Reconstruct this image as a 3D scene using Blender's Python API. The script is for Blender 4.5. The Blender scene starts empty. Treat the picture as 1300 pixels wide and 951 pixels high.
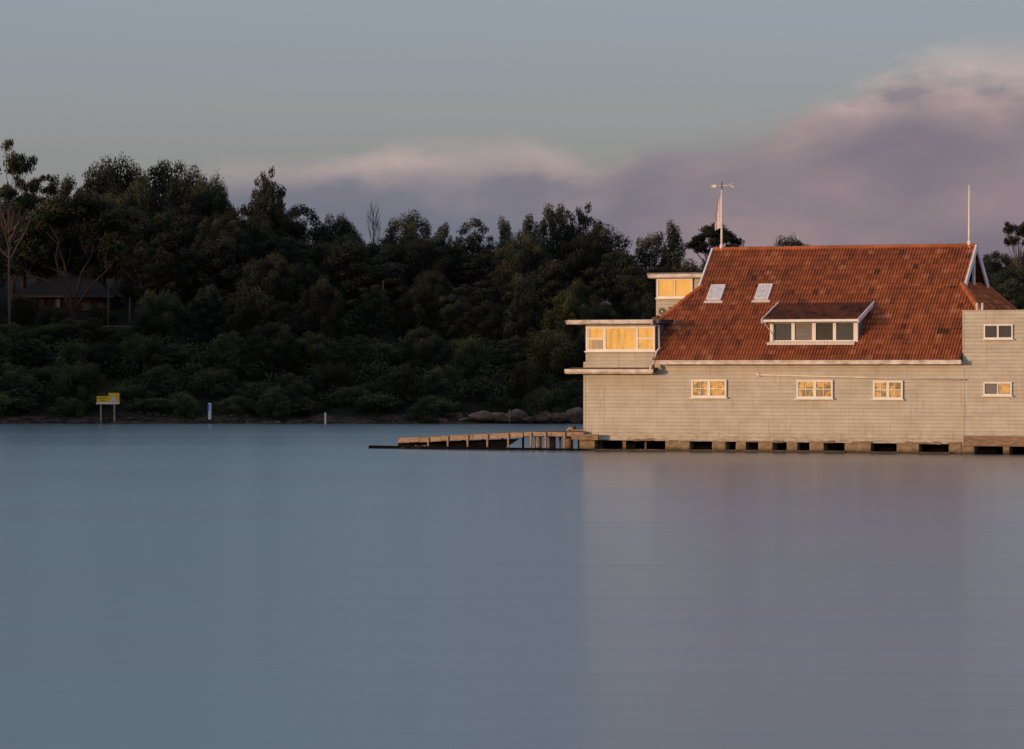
import bpy, bmesh, math, random
import numpy as np
from mathutils import Vector, Matrix

R = math.radians
scene = bpy.context.scene
COL = scene.collection
rnd = random.Random(7)

# ------------------------------------------------------------------ survey constants (metres)
F = 4650.0            # focal length in photo pixels (photo 1300 wide)
CX, HY = 650.0, 470.0 # principal column, horizon row
CAMZ = 3.3
PHI = R(24)           # how far the boathouse is turned
CO, SI = math.cos(PHI), math.sin(PHI)
Y0 = 151.0            # distance of the boathouse's near left corner
X0 = (741 - CX) / F * Y0

def U(px, v):
    """position along the boathouse front (u) of a survey column on the plane at depth v"""
    t = (px - CX) / F
    return (t * (Y0 + v * CO) - X0 - v * SI) / (CO + t * SI)
def Z(py, u, v):
    Y = Y0 - u * SI + v * CO
    return CAMZ + (HY - py) / F * Y
def ground_pt(px, Y):
    return (px - CX) / F * Y
def zat(py, Y):
    return CAMZ + (HY - py) / F * Y

# ------------------------------------------------------------------ materials
def new_mat(name):
    m = bpy.data.materials.new(name); m.use_nodes = True
    nt = m.node_tree; nt.nodes.clear()
    out = nt.nodes.new('ShaderNodeOutputMaterial')
    p = nt.nodes.new('ShaderNodeBsdfPrincipled')
    nt.links.new(p.outputs[0], out.inputs[0])
    return m, nt, p
def N(nt, t, **kw):
    n = nt.nodes.new(t)
    for k, v in kw.items():
        if k.startswith('i_'):
            key = k[2:]
            key = int(key) if key.isdigit() else key.replace('_', ' ')
            n.inputs[key].default_value = v
        else: setattr(n, k, v)
    return n
def math_n(nt, op, a, b=None, c=None, clamp=False):
    n = nt.nodes.new('ShaderNodeMath'); n.operation = op; n.use_clamp = clamp
    for i, x in enumerate((a, b, c)):
        if x is None: continue
        if isinstance(x, (int, float)): n.inputs[i].default_value = x
        else: nt.links.new(x, n.inputs[i])
    return n.outputs[0]
def mixc(nt, f, a, b, mode='MIX'):
    n = nt.nodes.new('ShaderNodeMix'); n.data_type = 'RGBA'; n.blend_type = mode
    for i, x in ((0, f), (6, a), (7, b)):
        if isinstance(x, (int, float)): n.inputs[i].default_value = x
        elif isinstance(x, tuple): n.inputs[i].default_value = (*x, 1) if len(x) == 3 else x
        else: nt.links.new(x, n.inputs[i])
    return n.outputs[2]
def ramp(nt, fac, stops, interp='LINEAR'):
    n = nt.nodes.new('ShaderNodeValToRGB'); n.color_ramp.interpolation = interp
    e = n.color_ramp.elements
    while len(e) < len(stops): e.new(0.5)
    for el, (p, c) in zip(e, stops):
        el.position = p; el.color = (*c, 1) if len(c) == 3 else c
    nt.links.new(fac, n.inputs[0]); return n.outputs[0]
def noise(nt, vec, scale, detail=4, rough=.55, w=None):
    n = nt.nodes.new('ShaderNodeTexNoise'); n.inputs['Scale'].default_value = scale
    n.inputs['Detail'].default_value = detail; n.inputs['Roughness'].default_value = rough
    if vec is not None: nt.links.new(vec, n.inputs['Vector'])
    return n.outputs['Fac']
def mapping(nt, vec, sc=(1, 1, 1), loc=(0, 0, 0)):
    n = nt.nodes.new('ShaderNodeMapping'); n.inputs['Scale'].default_value = sc
    n.inputs['Location'].default_value = loc
    nt.links.new(vec, n.inputs['Vector']); return n.outputs[0]
def objc(nt):
    return nt.nodes.new('ShaderNodeTexCoord').outputs['Object']
def bump(nt, p, h, strength=.4, dist=.02):
    b = nt.nodes.new('ShaderNodeBump'); b.inputs['Strength'].default_value = strength
    b.inputs['Distance'].default_value = dist
    nt.links.new(h, b.inputs['Height']); nt.links.new(b.outputs[0], p.inputs['Normal'])

def simple(name, c1, c2=None, scale=3, rough=.7, sc=(1, 1, 1), bmp=0.0, spec=.3, metal=0):
    m, nt, p = new_mat(name)
    co = objc(nt); v = mapping(nt, co, sc)
    n1 = noise(nt, v, scale, 5)
    c = ramp(nt, n1, [(.3, c1), (.7, c2 or tuple(x * .8 for x in c1))])
    nt.links.new(c, p.inputs['Base Color'])
    p.inputs['Roughness'].default_value = rough
    p.inputs['Specular IOR Level'].default_value = spec
    p.inputs['Metallic'].default_value = metal
    if bmp: bump(nt, p, n1, bmp, .03)
    return m

M = {}
def mat_clad(name, base, dark):
    m, nt, p = new_mat(name)
    co = objc(nt)
    sep = N(nt, 'ShaderNodeSeparateXYZ'); nt.links.new(co, sep.inputs[0])
    row = math_n(nt, 'FLOOR', math_n(nt, 'DIVIDE', sep.outputs[2], .148))
    wn = N(nt, 'ShaderNodeTexWhiteNoise', noise_dimensions='1D'); nt.links.new(row, wn.inputs['W'])
    seg = math_n(nt, 'ADD', math_n(nt, 'DIVIDE', sep.outputs[0], 3.9), math_n(nt, 'MULTIPLY', wn.outputs[0], 7.3))
    fl = math_n(nt, 'FLOOR', seg)
    fr = math_n(nt, 'FRACT', seg)
    joint = math_n(nt, 'LESS_THAN', fr, .005)
    wn2 = N(nt, 'ShaderNodeTexWhiteNoise', noise_dimensions='2D')
    cb = N(nt, 'ShaderNodeCombineXYZ'); nt.links.new(row, cb.inputs[0]); nt.links.new(fl, cb.inputs[1])
    nt.links.new(cb.outputs[0], wn2.inputs['Vector'])
    n1 = noise(nt, mapping(nt, co, (1, 1, 1.6)), 1.1, 5, .6)
    n2 = noise(nt, mapping(nt, co, (9, 9, .7)), 1.0, 4, .65)     # rain streaks
    c = ramp(nt, n1, [(.3, dark), (.62, base)])
    b = math_n(nt, 'ADD', .93, math_n(nt, 'MULTIPLY', wn2.outputs[0], .08))
    c = mixc(nt, 1.0, c, ramp(nt, b, [(0, (0, 0, 0)), (1, (1, 1, 1))]), 'MULTIPLY')
    st = math_n(nt, 'MULTIPLY', math_n(nt, 'SUBTRACT', n2, .55, clamp=True), 3.2, clamp=True)
    c = mixc(nt, st, c, (.34, .20, .10))
    # grime creeping up from the waterline
    low = math_n(nt, 'MULTIPLY', math_n(nt, 'SUBTRACT', .95, sep.outputs[2], clamp=True), 1.6, clamp=True)
    n3 = noise(nt, mapping(nt, co, (1.2, 1.2, 5)), 2.2, 5, .65)
    lowf = math_n(nt, 'MULTIPLY', low, math_n(nt, 'MULTIPLY', math_n(nt, 'SUBTRACT', n3, .42, clamp=True), 4.5, clamp=True))
    c = mixc(nt, math_n(nt, 'MULTIPLY', lowf, .8), c, (.17, .10, .045))
    c = mixc(nt, math_n(nt, 'MULTIPLY', joint, .18), c, (.1, .08, .05))
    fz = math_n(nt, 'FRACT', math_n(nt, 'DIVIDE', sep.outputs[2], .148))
    c = mixc(nt, math_n(nt, 'MULTIPLY', math_n(nt, 'SUBTRACT', .24, fz, clamp=True), 1.25), c, (.27, .18, .10))  # lap shadow painted into the colour along each board's lower edge
    nt.links.new(c, p.inputs['Base Color'])
    p.inputs['Roughness'].default_value = .65
    p.inputs['Specular IOR Level'].default_value = .25
    return m
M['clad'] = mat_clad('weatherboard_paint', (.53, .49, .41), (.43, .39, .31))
M['white'] = simple('white_paint', (.80, .76, .70), (.62, .55, .47), 2.5, .45, (.7, 1, 1))
M['white_worn'] = simple('worn_white_paint', (.78, .72, .64), (.40, .30, .22), 1.6, .6, (1.6, 1, 3))
M['sash'] = simple('window_sash_paint', (.80, .77, .72), (.70, .66, .60), 3, .4)
M['timber'] = simple('weathered_timber', (.34, .225, .145), (.13, .085, .055), 2.2, .85, (1.5, 6, 10), .3, .15)
M['timber_pale'] = simple('pale_jetty_timber', (.45, .315, .21), (.20, .135, .088), 2.5, .85, (1.5, 6, 8), .3, .15)
M['timber_dark'] = simple('wet_dark_timber', (.045, .028, .02), (.02, .014, .01), 2, .5, (1, 4, 4), .3, .3)
M['stone'] = simple('sandstone_pier', (.34, .25, .155), (.16, .115, .07), 3.2, .9, (1, 1, 1.6), .6, .1)
def tide(key):
    m = M[key]; nt = m.node_tree; p = [n for n in nt.nodes if n.type == 'BSDF_PRINCIPLED'][0]
    src = p.inputs['Base Color'].links[0].from_socket
    g = nt.nodes.new('ShaderNodeNewGeometry'); sp = nt.nodes.new('ShaderNodeSeparateXYZ'); nt.links.new(g.outputs['Position'], sp.inputs[0])
    w_ = math_n(nt, 'ADD', sp.outputs[2], math_n(nt, 'MULTIPLY', noise(nt, g.outputs['Position'], 3.5, 4, .65), .22))
    f = ramp(nt, w_, [(.14, (1, 1, 1)), (.30, (0, 0, 0))])
    nt.links.new(mixc(nt, math_n(nt, 'MULTIPLY', f, .85), src, (.035, .030, .016)), p.inputs['Base Color'])
tide('stone'); tide('timber'); tide('timber_pale')
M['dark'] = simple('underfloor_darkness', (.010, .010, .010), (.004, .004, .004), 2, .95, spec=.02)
M['flatroof'] = simple('grey_metal_roofing', (.14, .14, .16), (.08, .08, .09), 2, .6)
M['side_shade'] = simple('shaded_side_boarding', (.17, .18, .22), (.12, .13, .16), 2, .7, (1, 1, 4))  # dark blue-grey puts the shade of the side walls into their colour
M['fascia_shade'] = simple('white_paint_sky_tint', (.74, .72, .74), (.6, .58, .6), 2, .5)  # white paint with the bluish light of the sky put into its colour
M['dark_int'] = simple('dark_slatted_interior', (.03, .028, .026), (.016, .016, .018), 2, .6)
M['louvre_dark'] = simple('dark_louvre', (.075, .065, .05), (.05, .045, .04), 3, .6)
M['pale_pane'] = simple('pale_grey_pane', (.20, .18, .17), (.15, .14, .135), 2, .7, (1, 1, 5))  # pale pane colour; in the dormer it stands in for a reflection
M['curtain'] = simple('cream_curtain', (.50, .42, .28), (.40, .32, .2), 2, .8, (6, 6, .5))
M['grey_metal'] = simple('grey_metal', (.25, .24, .22), (.14, .13, .12), 5, .45, metal=.6)
M['steel_pale'] = simple('pale_painted_steel', (.62, .60, .57), (.5, .47, .43), 4, .5)
M['rust'] = simple('rusty_patch', (.18, .07, .03), (.08, .04, .02), 6, .9)
M['brick'] = simple('dull_red_brick', (.036, .016, .013), (.022, .011, .009), 3, .9, (1, 1, 4))
M['roof_dark'] = simple('dark_slate_roof', (.010, .010, .012), (.006, .006, .007), 3, .9)
M['sign_yellow'] = simple('yellow_sign_paint', (.78, .46, .015), (.66, .37, .01), 1.5, .5)
M['sign_white'] = simple('sign_white_paint', (.68, .66, .66), (.6, .58, .58), 2, .5)
M['sign_violet'] = simple('sign_pale_violet', (.60, .56, .74), (.52, .48, .66), 2, .5)
M['sign_black'] = simple('sign_black_paint', (.03, .02, .01), (.02, .015, .01), 2, .6)
M['blue'] = simple('faded_blue_paint', (.10, .22, .50), (.08, .16, .38), 2, .5)
M['flag'] = simple('flag_cloth', (.70, .58, .58), (.55, .42, .42), 2, .9)
M['rock'] = simple('shore_rock', (.20, .13, .095), (.055, .04, .032), 1.4, .95, (1, 1, 1.8), .8, .1)
M['blossom'] = simple('pale_blossom', (.20, .165, .17), (.11, .09, .09), 4, .9)

def mat_tiles():
    m, nt, p = new_mat('terracotta_tiles')
    at = N(nt, 'ShaderNodeAttribute', attribute_name='tone'); t = at.outputs['Fac']
    co = objc(nt)
    n1 = noise(nt, co, .9, 5, .7)
    n2 = noise(nt, co, 14, 4, .6)
    n4 = noise(nt, co, 6.5, 4, .65)
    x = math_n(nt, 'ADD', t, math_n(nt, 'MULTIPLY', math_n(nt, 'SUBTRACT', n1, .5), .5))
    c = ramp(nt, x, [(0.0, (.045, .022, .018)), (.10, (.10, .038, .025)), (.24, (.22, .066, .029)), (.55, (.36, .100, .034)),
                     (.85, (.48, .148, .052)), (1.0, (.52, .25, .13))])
    c = mixc(nt, math_n(nt, 'MULTIPLY', math_n(nt, 'SUBTRACT', n2, .5, clamp=True), 2.2, clamp=True), c, (.14, .06, .04))
    c = mixc(nt, math_n(nt, 'MULTIPLY', math_n(nt, 'SUBTRACT', n4, .58, clamp=True), 1.8, clamp=True), c, (.20, .11, .07))
    nt.links.new(c, p.inputs['Base Color'])
    p.inputs['Roughness'].default_value = .8; p.inputs['Specular IOR Level'].default_value = .2
    return m
M['tiles'] = mat_tiles()

def mat_glass(name, base, rough=.04, spec=1.0, wob=.25, tint=(1, 1, 1), gl=.75):
    """window glass: dark room behind, mirror-like surface with slightly wavy panes"""
    m, nt, p = new_mat(name)
    out = [n for n in nt.nodes if n.type == 'OUTPUT_MATERIAL'][0]
    co = objc(nt)
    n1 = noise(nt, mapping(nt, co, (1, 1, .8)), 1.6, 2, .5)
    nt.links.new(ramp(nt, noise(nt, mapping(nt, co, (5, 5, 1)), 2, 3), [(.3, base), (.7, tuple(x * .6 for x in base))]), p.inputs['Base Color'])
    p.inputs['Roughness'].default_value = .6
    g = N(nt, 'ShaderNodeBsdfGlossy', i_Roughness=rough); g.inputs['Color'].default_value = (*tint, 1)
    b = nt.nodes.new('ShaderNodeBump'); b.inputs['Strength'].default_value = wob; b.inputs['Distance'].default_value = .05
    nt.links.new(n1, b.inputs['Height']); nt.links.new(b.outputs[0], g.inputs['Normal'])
    cur = noise(nt, mapping(nt, co, (2.6, 2.6, .25)), 1.6, 4, .6)      # curtain folds behind the pane, painted into the reflection's tint
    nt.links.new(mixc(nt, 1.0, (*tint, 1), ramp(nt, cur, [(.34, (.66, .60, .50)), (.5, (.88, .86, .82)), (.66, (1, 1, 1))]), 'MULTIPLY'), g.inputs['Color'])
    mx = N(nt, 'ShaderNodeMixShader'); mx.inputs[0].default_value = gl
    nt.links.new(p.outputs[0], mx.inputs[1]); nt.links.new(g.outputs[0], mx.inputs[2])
    nt.links.new(mx.outputs[0], out.inputs[0])
    return m
M['glass_gold'] = mat_glass('sunset_lit_glass', (.42, .30, .13), .05, gl=.55, wob=.15, tint=(1, .78, .42))  # gold base and tint put the sunset reflection into the pane colour
M['glass_small'] = mat_glass('small_pane_glass', (.16, .10, .05), .03, gl=.55, wob=.7, tint=(1, .76, .42))  # same painted sunset tint on the small panes
M['glass_dark'] = mat_glass('dark_glass', (.018, .020, .034), .1, gl=.012)
M['glass_sky'] = mat_glass('skylight_glass', (.70, .66, .68), .25, gl=.18)

def mat_leaf(name, c_dark, c_light, trans=.12):
    m, nt, p = new_mat(name)
    out = [n for n in nt.nodes if n.type == 'OUTPUT_MATERIAL'][0]
    at = N(nt, 'ShaderNodeAttribute', attribute_name='tone')
    oi = N(nt, 'ShaderNodeObjectInfo')
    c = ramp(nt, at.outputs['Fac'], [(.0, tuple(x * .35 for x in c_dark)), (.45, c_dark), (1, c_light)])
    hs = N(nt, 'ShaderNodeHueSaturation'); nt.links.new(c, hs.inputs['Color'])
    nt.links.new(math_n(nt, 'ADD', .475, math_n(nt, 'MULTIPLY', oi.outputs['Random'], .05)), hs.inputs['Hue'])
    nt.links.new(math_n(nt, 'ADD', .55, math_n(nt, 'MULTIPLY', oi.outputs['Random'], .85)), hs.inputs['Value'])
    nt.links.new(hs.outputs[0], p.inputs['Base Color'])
    p.inputs['Roughness'].default_value = .75; p.inputs['Specular IOR Level'].default_value = .15
    tr = N(nt, 'ShaderNodeBsdfTranslucent'); nt.links.new(hs.outputs[0], tr.inputs[0])
    mx = N(nt, 'ShaderNodeMixShader'); mx.inputs[0].default_value = trans
    nt.links.new(p.outputs[0], mx.inputs[1]); nt.links.new(tr.outputs[0], mx.inputs[2])
    nt.links.new(mx.outputs[0], out.inputs[0])
    return m
M['leaf_fig'] = mat_leaf('dark_fig_leaves', (.024, .029, .018), (.080, .066, .030))  # bluish dark tone puts a little haze into the leaf colour
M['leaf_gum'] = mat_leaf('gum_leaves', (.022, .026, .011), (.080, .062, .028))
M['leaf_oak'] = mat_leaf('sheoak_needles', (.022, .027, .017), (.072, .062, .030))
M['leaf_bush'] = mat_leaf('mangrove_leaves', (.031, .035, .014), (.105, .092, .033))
M['bark'] = simple('brown_bark', (.06, .045, .035), (.03, .024, .02), 4, .9, (1, 1, .3))
M['bark_fan'] = simple('pinkish_gum_bark', (.052, .034, .031), (.028, .018, .017), 1.5, .8, (1, 1, .5))
M['bark_pale'] = simple('pale_gum_bark', (.10, .065, .058), (.055, .036, .033), 1.5, .8, (1, 1, .5))

# ------------------------------------------------------------------ mesh builder
class MB:
    def __init__(s): s.v = []; s.f = []
    def box(s, x0, x1, y0, y1, z0, z1, tilt=0):
        b = len(s.v)
        for x in (x0, x1):
            for y in (y0, y1):
                for k, z in enumerate((z0, z1)): s.v.append((x, y, z + (tilt if x == x1 else 0)))
        for q in ((0, 1, 3, 2), (4, 6, 7, 5), (0, 4, 5, 1), (2, 3, 7, 6), (0, 2, 6, 4), (1, 5, 7, 3)):
            s.f.append(tuple(b + i for i in q))
        return s
    def quad(s, *p):
        b = len(s.v); s.v += [tuple(x) for x in p]; s.f.append(tuple(range(b, b + len(p)))); return s
    def tube(s, pts, rad, n=8, caps=True):
        pts = [Vector(p) for p in pts]
        if isinstance(rad, (int, float)): rad = [rad] * len(pts)
        base = len(s.v); prev = None
        for i, p in enumerate(pts):
            d = (pts[min(i + 1, len(pts) - 1)] - pts[max(i - 1, 0)]).normalized()
            a = prev if prev is not None else (Vector((1, 0, 0)) if abs(d.x) < .9 else Vector((0, 1, 0)))
            a = (a - d * a.dot(d)).normalized(); prev = a; c = d.cross(a)
            for k in range(n):
                t = 2 * math.pi * k / n
                s.v.append(tuple(p + (a * math.cos(t) + c * math.sin(t)) * rad[i]))
        for i in range(len(pts) - 1):
            for k in range(n):
                k2 = (k + 1) % n
                s.f.append((base + i * n + k, base + i * n + k2, base + (i + 1) * n + k2, base + (i + 1) * n + k))
        if caps:
            s.f.append(tuple(base + k for k in reversed(range(n))))
            s.f.append(tuple(base + (len(pts) - 1) * n + k for k in range(n)))
        return s
    def beam(s, a, b, w, h):
        """rectangular bar from a to b, width w across, height h"""
        a = Vector(a); b = Vector(b); d = (b - a).normalized()
        up = Vector((0, 0, 1)) if abs(d.z) < .95 else Vector((0, 1, 0))
        c = d.cross(up).normalized(); up = c.cross(d)
        base = len(s.v)
        for p in (a, b):
            for i, j in ((-1, -1), (1, -1), (1, 1), (-1, 1)): s.v.append(tuple(p + c * i * w / 2 + up * j * h / 2))
        for q in ((3, 2, 1, 0), (4, 5, 6, 7), (0, 1, 5, 4), (1, 2, 6, 5), (2, 3, 7, 6), (3, 0, 4, 7)):
            s.f.append(tuple(base + i for i in q))
        return s
    def build(s, name, mat, parent=None, bevel=0, smooth=False, tones=None):
        me = bpy.data.meshes.new(name); me.from_pydata(s.v, [], s.f); me.update()
        return link(name, me, mat, parent, bevel, smooth)
def link(name, me, mat, parent=None, bevel=0, smooth=False):
    o = bpy.data.objects.new(name, me); COL.objects.link(o); me.materials.append(mat)
    if parent: o.parent = parent
    if smooth:
        for p in me.polygons: p.use_smooth = True
    if bevel:
        m = o.modifiers.new('bevel', 'BEVEL'); m.width = bevel; m.segments = 2; m.limit_method = 'ANGLE'
    return o
def empty(name, label, cat, loc=(0, 0, 0), rz=0, group=None):
    o = bpy.data.objects.new(name, None); COL.objects.link(o); o.location = loc; o.rotation_euler = (0, 0, rz)
    o['label'] = label; o['category'] = cat
    if group: o['group'] = group
    return o
def tag(o, label, cat, group=None):
    o['label'] = label; o['category'] = cat
    if group: o['group'] = group
    return o

# ------------------------------------------------------------------ BOATHOUSE (local axes: x along the front, y back, z up)
HOUSE_LOC = (X0, Y0, 0)
bh = empty('boathouse', 'cream weatherboard boathouse with big terracotta tiled roof standing on piers in the water', 'boathouse', HOUSE_LOC, -PHI)

def pbox(mb, px0, px1, py0, py1, v0, v1, vref=None):
    """box whose front face (depth v0) spans the surveyed columns/rows"""
    vr = v0 if vref is None else vref
    u0, u1 = U(px0, vr), U(px1, vr); um = (u0 + u1) / 2
    z1, z0 = Z(py0, um, vr), Z(py1, um, vr)
    mb.box(u0, u1, v0, v1, z0, z1); return u0, u1, z0, z1

PITCH = .148
def clad(mb, u0, u1, z0, z1, v, zb0=None, axis='u', sgn=-1, lap=.03):
    """lapped boards: front at depth v along u (axis 'u'), or a side wall at x=v along y (axis 'v')"""
    zb0 = z0 if zb0 is None else zb0
    k = math.floor(min(z0, zb0) / PITCH); z = k * PITCH
    def P(a, d, zz): return (a, v + sgn * d, zz) if axis == 'u' else (v + sgn * d, a, zz)
    while z < z1 - 1e-4:
        lo0, lo1 = max(z, z0), max(z, zb0); hi = min(z + PITCH, z1)
        if hi > lo0 + .004 or hi > lo1 + .004:
            lo0 = min(lo0, hi); lo1 = min(lo1, hi)
            f = lambda zz: lap * (1 - (zz - z) / PITCH) + .004
            mb.quad(P(u0, f(lo0), lo0), P(u1, f(lo1), lo1), P(u1, f(hi), hi), P(u0, f(hi), hi))
            if hi < z1 - 1e-4:
                mb.quad(P(u0, .004, hi), P(u1, .004, hi), P(u1, lap + .004, hi), P(u0, lap + .004, hi))
        z += PITCH

UL = U(741, 0); UR = U(1223.5, 0)
ze_g = Z(463, U(1030, 0), 0)
zbl = Z(558.6, UL, 0); zbr = Z(563.8, UR, 0)
DEPTH = 8.2
# main storey
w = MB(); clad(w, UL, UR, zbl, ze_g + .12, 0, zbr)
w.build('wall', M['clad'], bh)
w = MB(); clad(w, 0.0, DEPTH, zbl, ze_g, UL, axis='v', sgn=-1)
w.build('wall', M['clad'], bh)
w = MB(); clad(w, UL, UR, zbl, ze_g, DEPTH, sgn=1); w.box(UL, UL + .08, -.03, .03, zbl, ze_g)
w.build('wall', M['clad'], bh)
# solid core so that light never leaks through
w = MB(); w.box(UL + .05, UR - .02, .03, DEPTH - .05, zbr + .1, ze_g - .02); w.build('floor_core', M['dark'], bh)

# roof geometry
VE = -.32
ue = U(1030, VE)
ZE = Z(457.5, ue, VE)
RIDGE_PY = 314.5
pitch = R(46.0)
# ridge depth solved for the surveyed row
vr = 4.0
for _ in range(20):
    zr = Z(RIDGE_PY, U(1075, vr), vr); vr = VE + (zr - ZE) / math.tan(pitch)
VR, ZR = vr, Z(RIDGE_PY, U(1075, vr), vr)
def slope_v(z): return VE + (z - ZE) / math.tan(pitch)
def on_slope(px, py):
    """point of the front roof plane at a surveyed pixel"""
    v = 1.0
    for _ in range(40):
        u = U(px, v); z = Z(py, u, v); v = .5 * v + .5 * slope_v(z)
    return U(px, v), v, Z(py, U(px, v), v)
gR = on_slope(1222, 362); gL = on_slope(891, 366)
ZG = (gR[2] + gL[2]) / 2; VG = slope_v(ZG); UGR, UGL = gR[0], gL[0]
run = VG - VE
URE, ULE = UGR + run, UGL - run
VB = 2 * VR - VE

def tile_surface(origin, ud, sd, lu, ls, clips, seed, tw=.262, th=.285, u_off=0):
    """field of interlocking tiles; origin = eave corner, ud along eave, sd up the slope"""
    rg = np.random.RandomState(seed)
    ud, sd = Vector(ud), Vector(sd); nn = ud.cross(sd).normalized()
    if nn.z < 0: nn = -nn
    xs = np.array([0, .13, .25, .37, .5, .63, .75, .87, 1.0]); hs = np.array([.058, .026, .0, .030, .058, .026, .0, .030, .058])
    nu, ns = int(lu / tw) + 2, int(math.ceil(ls / th))
    V = []; Fc = []; T = []
    o = np.array(origin); un, sn, nv = np.array(ud), np.array(sd), np.array(nn)
    for j in range(ns):
        off = u_off
        for i in range(nu):
            if rg.rand() < .035: t = .14 + rg.rand() * .18
            else: t = min(1, max(0.12, rg.normal(.55, .145)))
            a0 = i * tw - tw + off; s0 = j * th; s1 = min(s0 + th + .01, ls)
            dz = rg.normal(0, .004); ds = rg.normal(0, .006)
            b = len(V)
            for x, h in zip(xs, hs):
                p = o + un * (a0 + x * tw)
                V.append(p + sn * (s0 + ds) + nv * (h - .035)); V.append(p + sn * (s0 + ds) + nv * (h + .030 + dz)); V.append(p + sn * s1 + nv * (h + .002))
            for k in range(8):
                q = b + 3 * k
                Fc.append((q, q + 3, q + 4, q + 1)); Fc.append((q + 1, q + 4, q + 5, q + 2)); T += [t * .35, t * (1.12 if k in (0, 3, 4, 7) else .72)]  # occlusion shade painted into tone: darker valley faces and front lips
    me = bpy.data.meshes.new('t'); me.from_pydata([tuple(x) for x in V], [], Fc)
    at = me.attributes.new('tone', 'FLOAT', 'FACE'); at.data.foreach_set('value', np.array(T, dtype=np.float32))
    bm = bmesh.new(); bm.from_mesh(me); bpy.data.meshes.remove(me)
    for co, no in clips:   # keeps the side the normal points away from
        geom = bm.verts[:] + bm.edges[:] + bm.faces[:]
        bmesh.ops.bisect_plane(bm, geom=geom, plane_co=co, plane_no=no, clear_outer=True)
    return bm
def join_bms(name, bms, mat, parent):
    me = bpy.data.meshes.new(name); full = bmesh.new()
    for b in bms:
        t = bpy.data.meshes.new('tmp'); b.to_mesh(t); full.from_mesh(t); bpy.data.meshes.remove(t); b.free()
    full.to_mesh(me); full.free()
    return link(name, me, mat, parent)
sd = (0, math.cos(pitch), math.sin(pitch)); LS = (ZR - ZE) / math.sin(pitch); LG = (ZG - ZE) / math.sin(pitch)
hipnR = Vector((1, 1, 0)).normalized(); hipnL = Vector((-1, 1, 0)).normalized()
ORAKE = .10
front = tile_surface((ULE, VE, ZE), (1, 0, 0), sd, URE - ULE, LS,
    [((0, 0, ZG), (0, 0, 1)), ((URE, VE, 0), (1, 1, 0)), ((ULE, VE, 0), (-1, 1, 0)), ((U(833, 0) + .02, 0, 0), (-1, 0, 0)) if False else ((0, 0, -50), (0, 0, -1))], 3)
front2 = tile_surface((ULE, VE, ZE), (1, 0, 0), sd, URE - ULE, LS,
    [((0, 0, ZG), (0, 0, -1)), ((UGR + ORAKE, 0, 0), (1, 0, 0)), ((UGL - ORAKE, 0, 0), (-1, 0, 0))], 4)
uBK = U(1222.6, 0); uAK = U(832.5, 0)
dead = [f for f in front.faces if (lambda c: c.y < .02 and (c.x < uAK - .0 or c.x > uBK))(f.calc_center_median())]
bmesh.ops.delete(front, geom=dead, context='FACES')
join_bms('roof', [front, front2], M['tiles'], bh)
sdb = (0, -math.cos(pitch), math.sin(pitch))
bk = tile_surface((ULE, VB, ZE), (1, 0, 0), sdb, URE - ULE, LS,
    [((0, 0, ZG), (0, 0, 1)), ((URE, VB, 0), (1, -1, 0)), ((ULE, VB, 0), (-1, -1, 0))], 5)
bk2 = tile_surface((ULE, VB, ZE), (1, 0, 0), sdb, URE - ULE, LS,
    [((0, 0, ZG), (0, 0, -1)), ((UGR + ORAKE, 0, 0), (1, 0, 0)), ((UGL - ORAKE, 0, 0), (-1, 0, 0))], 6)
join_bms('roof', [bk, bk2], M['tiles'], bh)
hr = tile_surface((URE, VE, ZE), (0, 1, 0), (-math.cos(pitch), 0, math.sin(pitch)), VB - VE, LG + .2,
    [((URE, VE, 0), (-1, -1, 0)), ((URE, VB, 0), (-1, 1, 0))], 7)
def trim_eave(bm):
    bmesh.ops.delete(bm, geom=[f for f in bm.faces if f.calc_center_median().y < .06], context='FACES')
trim_eave(hr)
join_bms('roof', [hr], M['tiles'], bh)
hl = tile_surface((ULE, VE, ZE), (0, 1, 0), (math.cos(pitch), 0, math.sin(pitch)), VB - VE, LG + .2,
    [((ULE, VE, 0), (1, -1, 0)), ((ULE, VB, 0), (1, 1, 0))], 8)
trim_eave(hl)
join_bms('roof', [hl], M['tiles'], bh)

def caps(path, r=.12, seg=.38):
    a, b = Vector(path[0]), Vector(path[1]); L = (b - a).length; n = max(1, int(L / seg)); m = MB(); T = []
    rg = random.Random(int(L * 100))
    for i in range(n):
        p, q = a.lerp(b, i / n), a.lerp(b, (i + 1.12) / n)
        f0 = len(m.f); m.tube([p, q], [r * 1.12, r * .93], 8); T += [rg.uniform(.35, .75)] * (len(m.f) - f0)
    o = m.build('ridge_cap', M['tiles'], bh)
    at = o.data.attributes.new('tone', 'FLOAT', 'FACE'); at.data.foreach_set('value', np.array(T, dtype=np.float32))
    return o
caps(((UGL - ORAKE, VR, ZR), (UGR + ORAKE, VR, ZR)), .10)
kk = (.45 - VE) / (VG - VE)
for ua, ub in ((URE, UGR), (ULE, UGL)): caps(((ua + (ub - ua) * kk, .45, ZE + (ZG - ZE) * kk + .04), (ub, VG, ZG + .04)))
caps(((URE, VB, ZE + .04), (UGR, VB - run, ZG + .04)))
caps(((ULE, VB, ZE + .04), (UGL, VB - run, ZG + .04)))
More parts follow.
